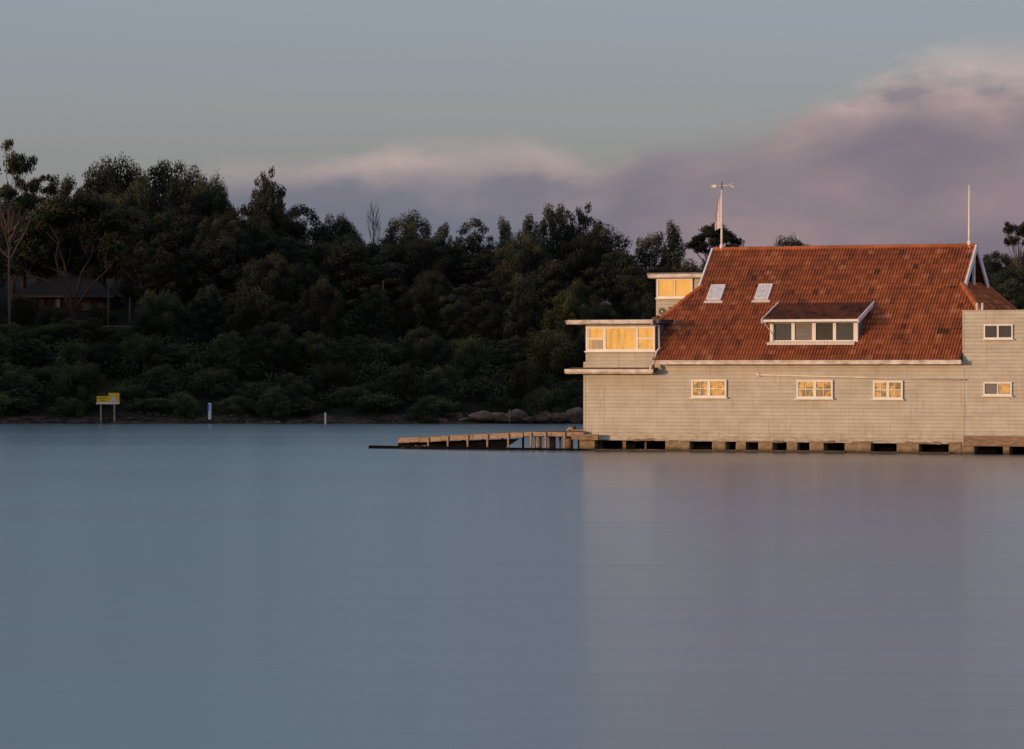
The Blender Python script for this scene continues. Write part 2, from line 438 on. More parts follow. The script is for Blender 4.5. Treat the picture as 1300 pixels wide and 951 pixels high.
# gablets: rakes, recessed face, king post
for ug, s in ((UGR, 1), (UGL, -1)):
    vb = VB - run
    x = ug + s * ORAKE
    r_ = MB()
    dn = .03
    for (va, za), (vb2, zb2) in (((VG - .16, ZG - .16), (VR, ZR + .02)), ((vb + .16, ZG - .16), (VR, ZR + .02))):
        r_.beam((x + s * .02, va, za - dn), (x + s * .02, vb2, zb2 - dn), .07, .22)
    r_.build('rake_board', M['fascia_shade'], bh)
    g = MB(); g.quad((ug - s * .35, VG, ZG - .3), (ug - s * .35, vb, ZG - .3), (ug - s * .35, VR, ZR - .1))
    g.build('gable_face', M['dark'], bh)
    k = MB(); k.box(*(sorted((ug - s * .06, ug + s * .04))), VR - .06, VR + .06, ZG - .3, ZR - .25)
    k.build('king_post', M['fascia_shade'], bh)

# eave fascia and gutter along the front (split where the annex stands)
uA = U(834.5, VE); uB = U(1221.5, VE)
g = MB(); zt, zb = Z(457.3, ue, VE - .1), Z(462.6, ue, VE - .1)
g.box(uA, uB, VE - .16, VE - .04, zb, zt); g.box(uA, uB, VE - .185, VE - .16, zt - .03, zt + .005)
g.build('gutter', M['white_worn'], bh, .008)
g = MB(); g.box(uA, uB, VE - .035, .0, zb + .02, zb + .05); g.build('soffit', M['white'], bh)

# ---------------- annex at the left end
AV = .0
uAL, uAR = U(744, AV), U(832.5, AV)
zA0, zA1 = Z(470, 1.5, AV), Z(409, 1.5, AV)
AD = 7.2
w = MB(); clad(w, uAL, uAR, ze_g + .1, zA1, AV)
clad(w, AV, AD, ze_g + .1, zA1, uAL, axis='v', sgn=-1); w.box(uAL, uAL + .06, -.028, .03, ze_g + .1, zA1)
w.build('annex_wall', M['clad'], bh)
w = MB(); clad(w, AV + .03, AD, ze_g - .2, zA1, uAR, axis='v', sgn=1, lap=.012); w.build('annex_side_wall', M['side_shade'], bh)
w = MB(); w.box(uAL + .01, uAR - .01, AV + .02, AD, ze_g - .05, zA1 - .01); w.build('annex_core', M['dark'], bh)
r_ = MB(); rv = -.42
u0, u1 = U(720, rv), U(828.5, rv)
zf1, zf0 = Z(406.2, 1.4, rv), Z(411.6, 1.4, rv)
r_.box(u0 + .02, u1 + .25, rv + .06, AD + .2, zf0 + .04, zf1 + .015); r_.box(u1 + .25, uAR + .22, -.12, AD + .2, zf0 + .06, zf1 + .01)
r_.build('annex_roof', M['flatroof'], bh)
r_ = MB(); r_.box(u0, u1, rv, rv + .055, zf0, zf1); r_.box(u0 - .03, u0 + .018, rv, AD + .2, zf0, zf1)
r_.box(u0 - .02, u1 + .03, rv - .09, rv - .003, zf0 + .03, zf1 - .015)
r_.build('annex_gutter', M['white_worn'], bh, .006)
sp = MB(); sp.tube([(u0 - .07, rv - .05, zf1 - .06), (u0 + .05, rv - .05, zf1 - .06)], .05, 10); sp.build('gutter_stop', M['grey_metal'], bh)
# lower skirt roof between the storeys
l = MB(); lv = -.5
u0, u1 = U(718.5, lv), U(828.5, lv)
zl1, zl0 = Z(468.6, 1.4, lv), Z(474.6, 1.4, lv)
l.box(u0, u1, lv, lv + .05, zl0, zl1 - .06); l.box(u0 - .03, u1 + .05, lv - .1, lv - .003, zl0 + .05, zl1)
l.box(u0 - .03, u0 + .02, lv, 2.2, zl0, zl1 - .05)
l.build('skirt_gutter', M['white_worn'], bh, .006)
l = MB(); zw = Z(466.6, 1.4, -.03)
l.quad((u0 + .02, lv + .01, zl1 - .05), (u1, lv + .01, zl1 - .05), (u1, -.03, zw), (u0 + .02, -.03, zw))
l.quad((u0 + .02, lv + .01, zl1 - .08), (u1, lv + .01, zl1 - .08), (u1, -.03, zl1 - .08), (u0 + .02, -.03, zl1 - .08))
l.quad((u1, lv + .01, zl1 - .08), (u1, -.03, zl1 - .08), (u1, -.03, zw), (u1, lv + .01, zl1 - .05))
l.box(u0 + .02, UL - .03, -.03, 2.1, zl1 - .08, zl1 - .05)
l.build('skirt_roof', M['rust'], bh)
# downpipes
d = MB()
def hp(px, py, v): u = U(px, v); return (u, v, Z(py, u, v))
d.tube([hp(829, 408.5, -.42), hp(828, 413, -.40), hp(836.5, 413, -.06), hp(837, 441, -.06), hp(834, 447, -.12)], .035, 8)
d.tube([hp(838, 441, -.08), hp(833.5, 446.5, -.15), hp(829, 463, -.35), hp(825, 469, -.5)], .045, 8)
d.build('downpipe', M['steel_pale'], bh, smooth=True)
d = MB(); d.tube([hp(829, 463, -.42), hp(830, 468.5, -.42)], .06, 8); d.tube([hp(831, 455, -.2), hp(838, 461, -.4)], .05, 8)
d.build('downpipe_elbow', M['rust'], bh)

# ---------------- windows
def window(px0, px1, py0, py1, v, panes, fr=.055, bars=(), frame_mat='sash', sill=True, label=None, proud=.065, parent=None):
    """panes: list of (px0,px1,py0,py1,material); frame fills the rest as real bars around them"""
    us, ue_ = U(px0, v), U(px1, v); um = (us + ue_) / 2
    z1, z0 = Z(py0, um, v), Z(py1, um, v)
    pr = parent or bh
    f = MB()
    fo, fb = v - proud, v - .01
    f.box(us, ue_, fo, fb, z1 - fr, z1); f.box(us, ue_, fo, fb, z0, z0 + fr)
    f.box(us, us + fr, fo + .001, fb, z0 + fr, z1 - fr); f.box(ue_ - fr, ue_, fo + .001, fb, z0 + fr, z1 - fr)
    if sill: f.box(us - .05, ue_ + .05, v - proud - .06, fb - .002, z0 - .05, z0 - .002)
    for (a, b, c, e, w_) in bars:      # bars (px, px, py, py, thickness): vertical if a==b
        if a == b:
            x = U(a, v); f.box(x - w_ / 2, x + w_ / 2, fo + .004, fb, Z(e, um, v), Z(c, um, v))
        else:
            zz = Z(c, um, v); f.box(U(a, v), U(b, v), fo + .007, fb, zz - w_ / 2, zz + w_ / 2)
    wn = f.build('window', M[frame_mat], pr)
    for (a, b, c, e, mt) in panes:
        p = MB(); y = v - .032
        p.quad((U(a, v), y, Z(e, um, v)), (U(b, v), y, Z(e, um, v)), (U(b, v), y, Z(c, um, v)), (U(a, v), y, Z(c, um, v)))
        if parent is None: p.build('pane', M[mt], wn)
        else: p.build('pane', M[mt], parent)
    return wn
def casement_pair(px0, px1, py0, py1, m1='glass_small', m2='glass_small'):
    mid = (px0 + px1) / 2; ym = (py0 + py1) / 2
    q1, q3 = (px0 + mid) / 2 + .3, (px1 + mid) / 2 - .3
    return window(px0, px1, py0, py1, -.03, [(px0 + 1, mid, py0 + 1, py1 - 1, m1), (mid, px1 - 1, py0 + 1, py1 - 1, m2)], .075,
        [(mid, mid, py0 + 1, py1 - 1, .12), (q1, q1, py0 + 1, py1 - 1, .022), (q3, q3, py0 + 1, py1 - 1, .022),
         (px0 + 1, px1 - 1, ym, ym, .03)])
casement_pair(878.3, 922.8, 481.8, 504.5)
casement_pair(1011.8, 1057.8, 482.3, 505.8)
casement_pair(1108.8, 1146.6, 483.2, 506.6)
# annex windows
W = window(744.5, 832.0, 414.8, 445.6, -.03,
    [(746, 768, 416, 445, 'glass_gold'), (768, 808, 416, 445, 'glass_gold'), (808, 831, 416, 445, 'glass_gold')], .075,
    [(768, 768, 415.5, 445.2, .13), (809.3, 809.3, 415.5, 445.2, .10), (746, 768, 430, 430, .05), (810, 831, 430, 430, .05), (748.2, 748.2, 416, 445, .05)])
b = MB(); pbox(b, 751, 764.5, 431.8, 444, -.085, -.04); b.build('window_screen', M['curtain'], bh)
# lookout room behind on the left
LV = 4.35
uL0, uL1 = U(833.3, LV), U(905, LV)
zK1 = Z(351.5, uL0, LV); 
w = MB(); clad(w, uL0, uL1, zA1 - .1, zK1, LV); clad(w, LV, LV + 3.4, zA1 - .1, zK1, uL0, axis='v', sgn=-1)
w.box(uL0, uL0 + .06, LV - .028, LV + .03, zA1 - .1, zK1)
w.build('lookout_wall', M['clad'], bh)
w = MB(); w.box(uL0 + .01, uL1, LV + .02, LV + 3.3, zA1 - .1, zK1 - .01); w.build('lookout_core', M['dark'], bh)
r_ = MB(); r_.box(U(824.5, LV), uL1 + .1, LV - .30, LV + 3.7, Z(350, uL0, LV), Z(346.6, uL0, LV)); r_.build('lookout_roof', M['flatroof'], bh)
r_ = MB(); u0 = U(823.5, LV - .35); r_.box(u0, uL1, LV - .36, LV - .303, Z(353.2, uL0, LV - .35), Z(348.2, uL0, LV - .35)); r_.box(u0, u0 + .05, LV - .302, LV + 3.7, Z(353.2, uL0, LV - .35), Z(348.6, uL0, LV - .35))
r_.box(u0 - .02, uL1, LV - .43, LV - .362, Z(352.2, uL0, LV - .35), Z(349, uL0, LV - .35)); r_.build('lookout_gutter', M['white_worn'], bh, .006)
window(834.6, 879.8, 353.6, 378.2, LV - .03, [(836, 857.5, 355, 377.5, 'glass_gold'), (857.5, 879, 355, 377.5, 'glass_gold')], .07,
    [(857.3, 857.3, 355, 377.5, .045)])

# ---------------- right-hand block
BV = -.035
uB0, uB1 = U(1222.6, BV), U(1372, BV)
zB1, zB0 = Z(395.4, uB0, BV), Z(554, (uB0 + uB1) / 2 - 1, BV)
w = MB(); clad(w, uB0, uB1, zB0, zB1, BV); clad(w, BV, 7.0, zB0, zB1, uB1, axis='v', sgn=1)
clad(w, BV, 7.0, ZE - .1, zB1, uB0, axis='v', sgn=-1)
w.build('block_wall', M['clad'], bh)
w = MB(); w.box(uB0 + .02, uB1 - .02, BV + .02, 7.0, zB0 + .05, zB1 - .03); w.build('block_core', M['dark'], bh)
w = MB(); w.box(uB0 - .02, uB1 + .03, BV - .035, 7.05, zB1, zB1 + .045); w.box(uB0 - .012, uB0 + .05, BV - .032, BV + .02, zbr - .05, zB1)
w.box(uB0 + .06, uB1 + .01, BV - .034, BV - .002, Z(483.4, uB0 + 1, BV), Z(482.2, uB0 + 1, BV))
w.build('corner_trim', M['clad'], bh)
w = MB(); w.box(uB0 + .02, uB1, BV - .06, BV + .2, Z(566.8, uB0 + 1.5, BV), Z(554.3, uB0 + 1.5, BV)); w.build('bearer', M['timber'], bh, .02)
window(1249.5, 1286.2, 411.8, 430.2, BV - .02, [(1250, 1267, 413, 430, 'glass_dark'), (1267, 1286, 413, 430, 'glass_dark')], .055, [(1267.3, 1267.3, 412.5, 429.5, .07)])
sl = MB()
for k in range(5): pbox(sl, 1269, 1284.5, 415.2 + k * 3.0, 416.0 + k * 3.0, BV - .07, BV - .06)
sl.build('louvre', M['louvre_dark'], bh)
window(1248.8, 1285.0, 485.0, 502.2, BV - .02, [(1250, 1267, 486, 502, 'pale_pane'), (1267, 1284.6, 486, 502, 'glass_gold')], .06, [(1267, 1267, 486, 501.5, .04)])
pp = MB()
for px in (1240.3, 1247.2):
    u, v = U(px, 1.0), 1.0
    pp.tube([(u, v, zB1 - .05), (u, v, Z(384.6, u, v))], .05, 10)
pp.build('vent_pipe', M['steel_pale'], bh)
pp = MB(); pp.tube([hp(961.5, 475.4, -.03), hp(962.5, 476.0, -.09), hp(1090, 479, -.09), hp(1226.5, 482.0, -.09)], .032, 8)
pp.tube([hp(960.5, 474.6, -.07), hp(965.5, 476.6, -.07)], .055, 8)
pp.build('drain_pipe', M['white'], bh, smooth=True)

# ---------------- skylights (sit on the front slope)
def skylight(pts):
    c = [Vector(on_slope(*p)) for p in pts]   # tl, tr, br, bl
    # square it up in the roof plane
    w_ = ((c[1] - c[0]).length + (c[2] - c[3]).length) / 2; h_ = ((c[3] - c[0]).length + (c[2] - c[1]).length) / 2
    mid = sum(c, Vector()) / 4; ud = Vector((1, 0, 0)); s_ = Vector(sd); n_ = Vector((0, -math.sin(pitch), math.cos(pitch)))
    w_ *= .98; h_ = .86
    def slab(a, b, c0, c1, n0, n1, mb):
        base = len(mb.v)
        for x in (a, b):
            for y in (c0, c1):
                for z in (n0, n1): mb.v.append(tuple(mid + ud * x + s_ * y + n_ * z))
        for q in ((0, 1, 3, 2), (4, 6, 7, 5), (0, 4, 5, 1), (2, 3, 7, 6), (0, 2, 6, 4), (1, 5, 7, 3)): mb.f.append(tuple(base + i for i in q))
    f = MB(); W2, H2 = w_ / 2, h_ / 2; t = .05
    slab(-W2, W2, -H2, -H2 + t, 0, .15, f); slab(-W2, W2, H2 - t, H2, 0, .15, f)
    slab(-W2, -W2 + t, -H2 + t, H2 - t, 0, .148, f); slab(W2 - t, W2, -H2 + t, H2 - t, 0, .148, f)
    o = f.build('skylight', M['fascia_shade'], bh)
    g = MB(); slab(-W2 + t, W2 - t, -H2 + t, H2 - t, .0, .14, g); g.build('pane', M['glass_sky'], o)
    g = MB(); slab(-W2 - .1, W2 + .1, -H2 - .14, -H2 - .02, .05, .075, g); g.build('flashing', M['steel_pale'], o)
skylight([(904.4, 363.2), (922.4, 363.8), (915.6, 383.6), (897, 384.2)])
skylight([(964.7, 362.6), (982.7, 362.6), (975.3, 383.2), (958, 382.8)])

# ---------------- dormer
c0 = on_slope(1030, 436.0); DV = c0[1]
uD0, uD1 = U(977.5, DV), U(1089, DV)
um = (uD0 + uD1) / 2
zD0, zD1 = Z(433.5, um, DV), Z(408, um, DV)
dm = MB()
# timber front: posts, head, sill
dm.box(uD0, uD1, DV - .01, DV + .08, zD1 - .07, zD1)
dm.box(uD0, uD1, DV - .01, DV + .08, zD0 - .02, zD0 + .05)
for a, b_ in ((977.5, 983), (1004.8, 1009), (1031, 1035.7), (1057.5, 1061.5), (1083.6, 1089)):
    dm.box(U(a, DV), U(b_, DV), DV - .009, DV + .08, zD0 + .05, zD1 - .07)
dormer = dm.build('dormer', M['sash'], bh)
for a, b_, mt in ((983, 1004.8, 'glass_dark'), (1009, 1031, 'pale_pane'), (1035.7, 1057.5, 'dark_int'), (1061.5, 1083.6, 'glass_dark')):
    p = MB(); p.quad((U(a, DV), DV + .03, zD0 + .05), (U(b_, DV), DV + .03, zD0 + .05), (U(b_, DV), DV + .03, zD1 - .07), (U(a, DV), DV + .03, zD1 - .07))
    p.build('pane', M[mt], dormer)
p = MB()
for k in range(6):
    z_ = zD0 + .1 + k * .09
    p.box(U(1036.5, DV), U(1057, DV), DV + .012, DV + .024, z_, z_ + .022)
p.build('louvre', M['louvre_dark'], dormer)
p = MB(); p.box(uD0 - .08, uD1 - .1, DV - .16, DV - .012, zD0 - .14, zD0 - .03); p.build('sill', M['steel_pale'], dormer)
# dormer roof: from the front lip back to where it meets the main slope
dv0 = DV - .35
zf = Z(405.8, um, dv0)
tb = on_slope(1050, 385.5); dpitch = math.atan2(tb[2] - zf, tb[1] - dv0); dl = math.hypot(tb[2] - zf, tb[1] - dv0)
uDa, uDb = U(969, dv0), U(1089.5, dv0)
bm_ = tile_surface((uDa, dv0, zf), (1, 0, 0), (0, math.cos(dpitch), math.sin(dpitch)), uDb - uDa, dl,
                   [((uDa, 0, 0), (-1, 0, 0)), ((uDb, 0, 0), (1, 0, 0))], 11)
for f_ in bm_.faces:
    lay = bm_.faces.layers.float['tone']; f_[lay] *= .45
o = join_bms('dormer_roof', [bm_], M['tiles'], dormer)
p = MB()
p.quad((uDa, dv0, zf - .05), (uDb, dv0, zf - .05), (uDb, tb[1], tb[2] - .05), (uDa, tb[1], tb[2] - .05)); p.build('soffit', M['dark_int'], dormer)
p = MB(); p.box(uDa - .03, uDb + .03, dv0 - .06, dv0 - .004, zf - .085, zf + .01); p.build('dormer_gutter', M['sash'], dormer)
for x in (uDa - .035, uDb + .035):
    p = MB(); p.beam((x, dv0 - .1, zf - .06), (x, tb[1] + .05, tb[2] + .02), .05, .17); p.build('rake_board', M['fascia_shade'], dormer)
# cheeks
for x in (uD0 + .01, uD1 - .01):
    zt_ = lambda v: zf + (v - dv0) * math.tan(dpitch) - .06
    p = MB(); p.quad((x, DV + .05, zD0 - .05), (x, tb[1], tb[2]), (x, DV + .05, zt_(DV + .05))); p.build('cheek', M['side_shade'], dormer)
p = MB(); p.tube([hp(970, 408, dv0 - .02), hp(972, 412, dv0 + .02), hp(981, 424, DV - .05), hp(981.2, 433, DV - .05)], .028, 8); p.build('downpipe', M['steel_pale'], dormer)

# ---------------- sub-structure: piers, plinth strips, dark sheets standing in for underfloor shade
def rough_box(mb, u0, u1, v0, v1, z0, z1, seed):
    rg = random.Random(seed); k = len(mb.v); mb.box(u0, u1, v0, v1, z0, z1)
    for i in range(k, len(mb.v)):
        x, y, z = mb.v[i]; mb.v[i] = (x + rg.uniform(-.03, .03), y + rg.uniform(-.02, .02), z + (rg.uniform(-.015, .0) if z == z1 else 0))
piers = [(735.5, 755.5), (844.7, 876.7), (903.7, 922), (934, 947.5), (962.8, 982), (998.2, 1012.4), (1028, 1047), (1073, 1105.6), (1138.2, 1167), (1204, 1238), (1273.5, 1282.7), (1306, 1322), (1345, 1352)]
for i, (a, b_) in enumerate(piers):
    u0, u1 = U(a, 0), U(b_, 0); m = MB()
    nb = max(1, round((u1 - u0) / .55)); top = (Z(559, u0, 0) if i < 10 else Z(566.5, u0, 0)) - (.0)
    top = zbl + (zbr - zbl) * max(0, min(1, (u0 - UL) / (UR - UL))) + .0 if i < 10 else Z(566.9, u0, 0)
    if i == 0: top = Z(557, u0, 0)
    for k in range(nb):
        rough_box(m, u0 + (u1 - u0) * k / nb, u0 + (u1 - u0) * (k + 1) / nb - .01, -.02 - .02 * (k % 2), .45, -.6, top, i * 7 + k)
    m.build('pier', M['stone'], bh, .02)
for i in range(7):   # rows of piles further in
    for v in (3.2, 7.4):
        u = UL + .6 + i * (uB1 - UL - 1) / 6; m = MB(); m.tube([(u, v, -1), (u, v, .5)], .16, 10); m.build('pile', M['timber_dark'], bh)
m = MB(); m.box(UL + .3, uB1 - .1, 2.2, 2.3, -.6, .45); m.box(UL + .03, UL + .08, .5, DEPTH - .1, -.6, zbl + .02); m.box(UL + .09, UL + 1.9, 1.0, 1.05, -.6, zbl + .02); m.build('underfloor_shade_sheet', M['dark'], bh)  # near-black sheets added where there is only deep shade
m = MB(); m.box(UL + .02, UR, -.02, DEPTH, zbr + .06, zbr + .1); m.box(UR, uB1, .0, 7, Z(563, uB1, 0), Z(560, uB1, 0)); m.build('floor', M['timber_dark'], bh)
# brace log seen in the first openings
for a, b_ in ((756, 765.5), (791, 795), (818, 821)):
    m = MB(); rough_box(m, U(a, .3), U(b_, .3), .3, .55, -.5, zbl, int(a)); m.build('pile', M['timber' if a == 791 else 'timber_dark'], bh)
for k, (a, b_, y0, y1) in enumerate(((740, 806, 570.2, 571.3), (806, 905, 570.6, 572.2), (905, 1073, 571.6, 573.4), (1075, 1206, 573.6, 575.4))):
    m = MB(); u0, u1 = U(a, -.2), U(b_, -.2)
    m.box(u0, u1, -.2, -.06, Z(y1, (u0 + u1) / 2, -.2) - .05, Z(y0, (u0 + u1) / 2, -.2)); m.build('waling', M['timber'], bh, .01)
rg = random.Random(5); u = UL + .1      # broken edge boards along the foot of the wall
while u < UR - .2:
    L = rg.uniform(.25, .9)
    if rg.random() < .55:
        zb_ = zbl + (zbr - zbl) * (u - UL) / (UR - UL); m = MB()
        m.box(u, min(u + L, UR), -.045, -.029, zb_ - rg.uniform(.0, .03), zb_ + rg.uniform(.03, .10), rg.uniform(-.02, .02))
        m.build('rotten_board', M['timber'], bh)
    u += L

# ------------------------------------------------------------------ things on the boathouse
def world(u, v, z):
    return (X0 + u * CO + v * SI, Y0 - u * SI + v * CO, z)
# left flagpole with wind instrument
def pole(px, py_top, r0, label):
    u = U(px, VR); z1 = Z(py_top, u, VR)
    t = empty('flagpole', label, 'flagpole', world(u, VR, ZR - .05), -PHI)
    H = z1 - ZR + .05
    m = MB(); m.tube([(0, 0, -.1), (0, 0, H * .3), (0, 0, H)], [r0, r0 * .9, r0 * .6], 12); m.build('pole', M['white'], t, smooth=True)
    m = MB(); m.tube([(0, 0, -.05), (0, 0, .26)], [r0 * 2.0, r0 * 1.25], 12); m.build('pole_base', M['white'], t)
    return t, H
fp, H = pole(916.2, 240, .052, 'white flagpole with a wind vane on top at the left end of the ridge')
m = MB(); m.tube([(0, 0, H - .03), (0, 0, H + .30)], .04, 8); m.build('spindle', M['grey_metal'], fp)
m = MB(); m.beam((-.45, 0, H + .13), (.48, 0, H + .15), .03, .035)
m.beam((-.46, 0, H + .10), (-.22, .0, H + .12), .05, .13)
m.beam((.30, 0, H + .14), (.42, 0, H + .22), .02, .03); m.beam((.42, 0, H + .22), (.50, 0, H + .22), .02, .03); m.beam((.42, 0, H + .13), (.55, 0, H + .07), .03, .07)
m.build('wind_vane', M['grey_metal'], fp)
m = MB(); m.beam((-.38, -.03, H + .13), (-.22, -.03, H + .13), .05, .09); m.build('vane_weight', M['white'], fp)
m = MB(); m.tube([(0, 0, H * .42), (0, 0, H * .46)], .066, 10); m.build('cleat', M['steel_pale'], fp)
fp2, H2 = pole(1230.6, 236.5, .058, 'bare white flagpole at the right end of the ridge beside the gable')
m = MB(); m.tube([(0, 0, H2), (0, 0, H2 + .06)], [.05, .015], 10); m.build('pole_cap', M['white'], fp2)
# flag, hanging limp in folds
u = U(916.2, VR); me_v = []; me_f = []
nz, nx = 26, 10
for j in range(nz):
    t = j / (nz - 1)
    z = Z(243 + t * 46, u, VR)
    wdt = (.03 + .22 * min(1, t * 1.9)) * (1 - .12 * t) + .02 * math.sin(t * 9)
    for i in range(nx):
        s_ = i / (nx - 1)
        me_v.append((-.05 - s_ * wdt, .05 * math.sin(s_ * 9 + t * 3) * s_, z - .12 * s_ + .0))
for j in range(nz - 1):
    for i in range(nx - 1):
        a = j * nx + i; me_f.append((a, a + 1, a + nx + 1, a + nx))
me = bpy.data.meshes.new('flag'); me.from_pydata(me_v, [], me_f)
fl = link('flag', me, M['flag'], None, smooth=True); fl.location = world(u, VR, 0); fl.rotation_euler = (0, 0, -PHI)
tag(fl, 'limp faded pink and white flag hanging down from the left flagpole', 'flag')
# air conditioner outdoor unit on the annex roof
av = LV - .38
ac = empty('air_conditioner', 'small beige air conditioner unit with round fan grille on the annex roof', 'air conditioner', world(U(842.5, av), av, zf1 + .02), -PHI)
zz = Z(389.2, U(846, av), av) - (zf1 + .02); hw = (U(853, av) - U(839, av)) / 2
m = MB(); m.box(-hw, hw, 0, .28, .05, zz); m.box(-hw + .03, -hw + .08, .02, .26, -.02, .05); m.box(hw - .08, hw - .03, .02, .26, -.02, .05); m.build('casing', M['clad'], ac, .01)
m = MB(); fx, fz, fr_ = -hw + (U(844.3, av) - U(839, av)), zz - .21, .145
for k in range(28):
    pass
m.tube([(fx, -.012, fz), (fx, .002, fz)], fr_ + .02, 28); m.build('fan_disc', M['dark_int'], ac)
m = MB()
for rr in (.155, .115, .08):
    m.tube([(fx + rr * math.cos(t), -.022, fz + rr * math.sin(t)) for t in [2 * math.pi * k / 24 for k in range(25)]], .008, 6, caps=False)
m.build('fan_grille', M['grey_metal'], ac)
m = MB(); m.tube([(fx, -.035, fz), (fx, -.01, fz)], .035, 12); m.build('fan_hub', M['white'], ac)
# bits on the annex roof edge
tv = 1.2
tc = empty('roof_tarp_bundle', 'reddish brown folded cover lying on the annex roof edge beside the tiles', 'cover', world(U(832, tv), tv, zf1 + .015), -PHI); tc.scale = (.62, .62, .62)
m = MB(); m.tube([(-.28, 0, .06), (-.1, .02, .11), (.12, 0, .12), (.3, .03, .10)], [.05, .10, .11, .07], 10); m.build('bundle', M['rust'], tc, smooth=True)
m = MB(); m.tube([(-.02, .1, .12), (.12, .08, .24), (.26, .1, .2)], [.05, .08, .05], 9); m.build('bundle_fold', M['sign_black'], tc, smooth=True)

# ------------------------------------------------------------------ JETTY
jt = empty('jetty', 'weathered timber jetty ramp sloping down into the water beside the boathouse', 'jetty', HOUSE_LOC, -PHI)
JV0, JV1 = -.35, 1.1
def plank_run(name, pts, th, v0, v1, mat, wob=.01, seed=1):
    """side beam following surveyed top edge points"""
    m = MB(); rg = random.Random(seed)
    P = [(U(px, v0), Z(py, U(px, v0), v0)) for px, py in pts]
    for (a, za), (b_, zb_) in zip(P, P[1:]):
        n_ = max(1, int((b_ - a) / .9))
        for k in range(n_):
            x0 = a + (b_ - a) * k / n_; x1 = a + (b_ - a) * (k + 1) / n_ - .012
            z0 = za + (zb_ - za) * k / n_ + rg.uniform(-wob, wob); z1 = za + (zb_ - za) * (k + 1) / n_ + rg.uniform(-wob, wob)
            m.beam((x0, (v0 + v1) / 2, z0 - th / 2), (x1, (v0 + v1) / 2, z1 - th / 2), v1 - v0, th)
    return m.build(name, mat, jt, .008)
plank_run('side_beam', [(505.5, 556.8), (560, 553.9), (600, 552.0), (645, 549.8), (664, 549.0)], .20, JV0, JV0 + .1, M['timber_pale'], .012, 2)
plank_run('side_beam', [(665, 548.6), (700, 548.6), (741, 549.2)], .17, JV0, JV0 + .1, M['timber_pale'], .006, 3)
plank_run('side_beam', [(725, 550.5), (759.5, 551.5)], .24, JV0 - .12, JV0 - .01, M['timber'], .0, 4)
plank_run('rail_cap', [(690, 547.2), (742, 547.4)], .035, JV0 + .12, JV0 + .22, M['timber_dark'], .0, 5)
# deck boards across
m = MB(); rg = random.Random(9)
P = [(505.5, 556.3), (560, 553.4), (600, 551.5), (645, 549.3), (664, 548.6), (700, 548.5), (741, 549)]
P = [(U(px, JV0), Z(py, U(px, JV0), JV0)) for px, py in P]; x = P[0][0]
while x < P[-1][0]:
    z = np.interp(x, [p[0] for p in P], [p[1] for p in P]) + rg.uniform(-.012, .012)
    m.box(x, x + .125, JV0 + .102 + rg.uniform(-.0, .03), JV1 + rg.uniform(-.05, .05), z - .045, z)
    x += .14
m.build('deck', M['timber'], jt)
plank_run('side_beam', [(507, 557.5), (664, 550.0), (741, 549.6)], .16, JV1 - .1, JV1, M['timber'], .01, 6)
for k, px in enumerate((543.5, 568.5, 593.7, 618.8, 645.2, 674, 692.6, 716.7)):
    u = U(px, JV0 - .04); top = np.interp(u, [p[0] for p in P], [p[1] for p in P]) - (.0 if px > 680 else .02)
    m = MB(); m.box(u - .035, u + .035, JV0 - .07, JV0 - .003, -.6, top + .0)
    m.build('post', M['timber_pale'], jt, .006)
    m = MB(); m.box(u - .04, u + .04, JV1 + .003, JV1 + .07, -.6, top - .02); m.build('post', M['timber_dark'], jt)
for px, mt, r_, v in ((683.2, 'timber_pale', .15, -.1), (701, 'timber', .15, .6), (723, 'timber', .15, .8)):
    u = U(px, v); m = MB(); m.tube([(u, v, -.8), (u, v, Z(553, u, v) - .05)], r_, 14); m.build('pile', M[mt], jt, smooth=False)
# dark fill timbers under ramp
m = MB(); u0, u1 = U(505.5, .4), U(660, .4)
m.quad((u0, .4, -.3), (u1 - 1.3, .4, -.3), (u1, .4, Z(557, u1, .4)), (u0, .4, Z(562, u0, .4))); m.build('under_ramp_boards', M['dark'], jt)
m = MB(); m.beam((U(468.5, -.45), -.45, .06), (U(745, -.45), -.45, -.0), .10, .14); m.build('waterline_beam', M['dark'], jt)
# tumbled debris at the seaward foot
m = MB(); rg = random.Random(3)
for k in range(9):
    px = 506 + k * 4; u = U(px, -.3); a = rg.uniform(-.3, .3)
    m.beam((u, -.3 + a, .04), (u + rg.uniform(.2, .5), -.3 - a, rg.uniform(.06, .16)), .07, .06)
m.build('loose_timber', M['timber'], jt)
# boat hook / rope roll resting on the deck by the wall
bx = empty('mooring_bollard', 'small pale bollard with a dark cap lying on the jetty beside the boathouse corner', 'bollard', world(U(724, .2), .2, Z(548.4, U(724, .2), .2)), -PHI)
m = MB(); m.tube([(-.09, 0, .0), (-.1, 0, .06), (-.02, 0, .14), (.10, 0, .13), (.12, 0, .0)], [.06, .08, .09, .08, .06], 12); m.build('body', M['timber_pale'], bx, smooth=True)
m = MB(); m.tube([(.16, .05, 0), (.16, .05, .16), (.17, .05, .24)], [.06, .06, .05], 10); m.build('cap', M['sign_black'], bx, smooth=True)
tb_ = MB(); tb_.beam((0, 0, .05), (.55, 0, .04), .12, .10)
o = tb_.build('timber_offcut', M['timber'], None, .01); o.location = world(U(728.5, .1), .1, Z(548.4, U(728, .1), .1)); o.rotation_euler = (0, 0, -PHI)
tag(o, 'short brown timber offcut lying on the jetty against the boathouse wall', 'timber')

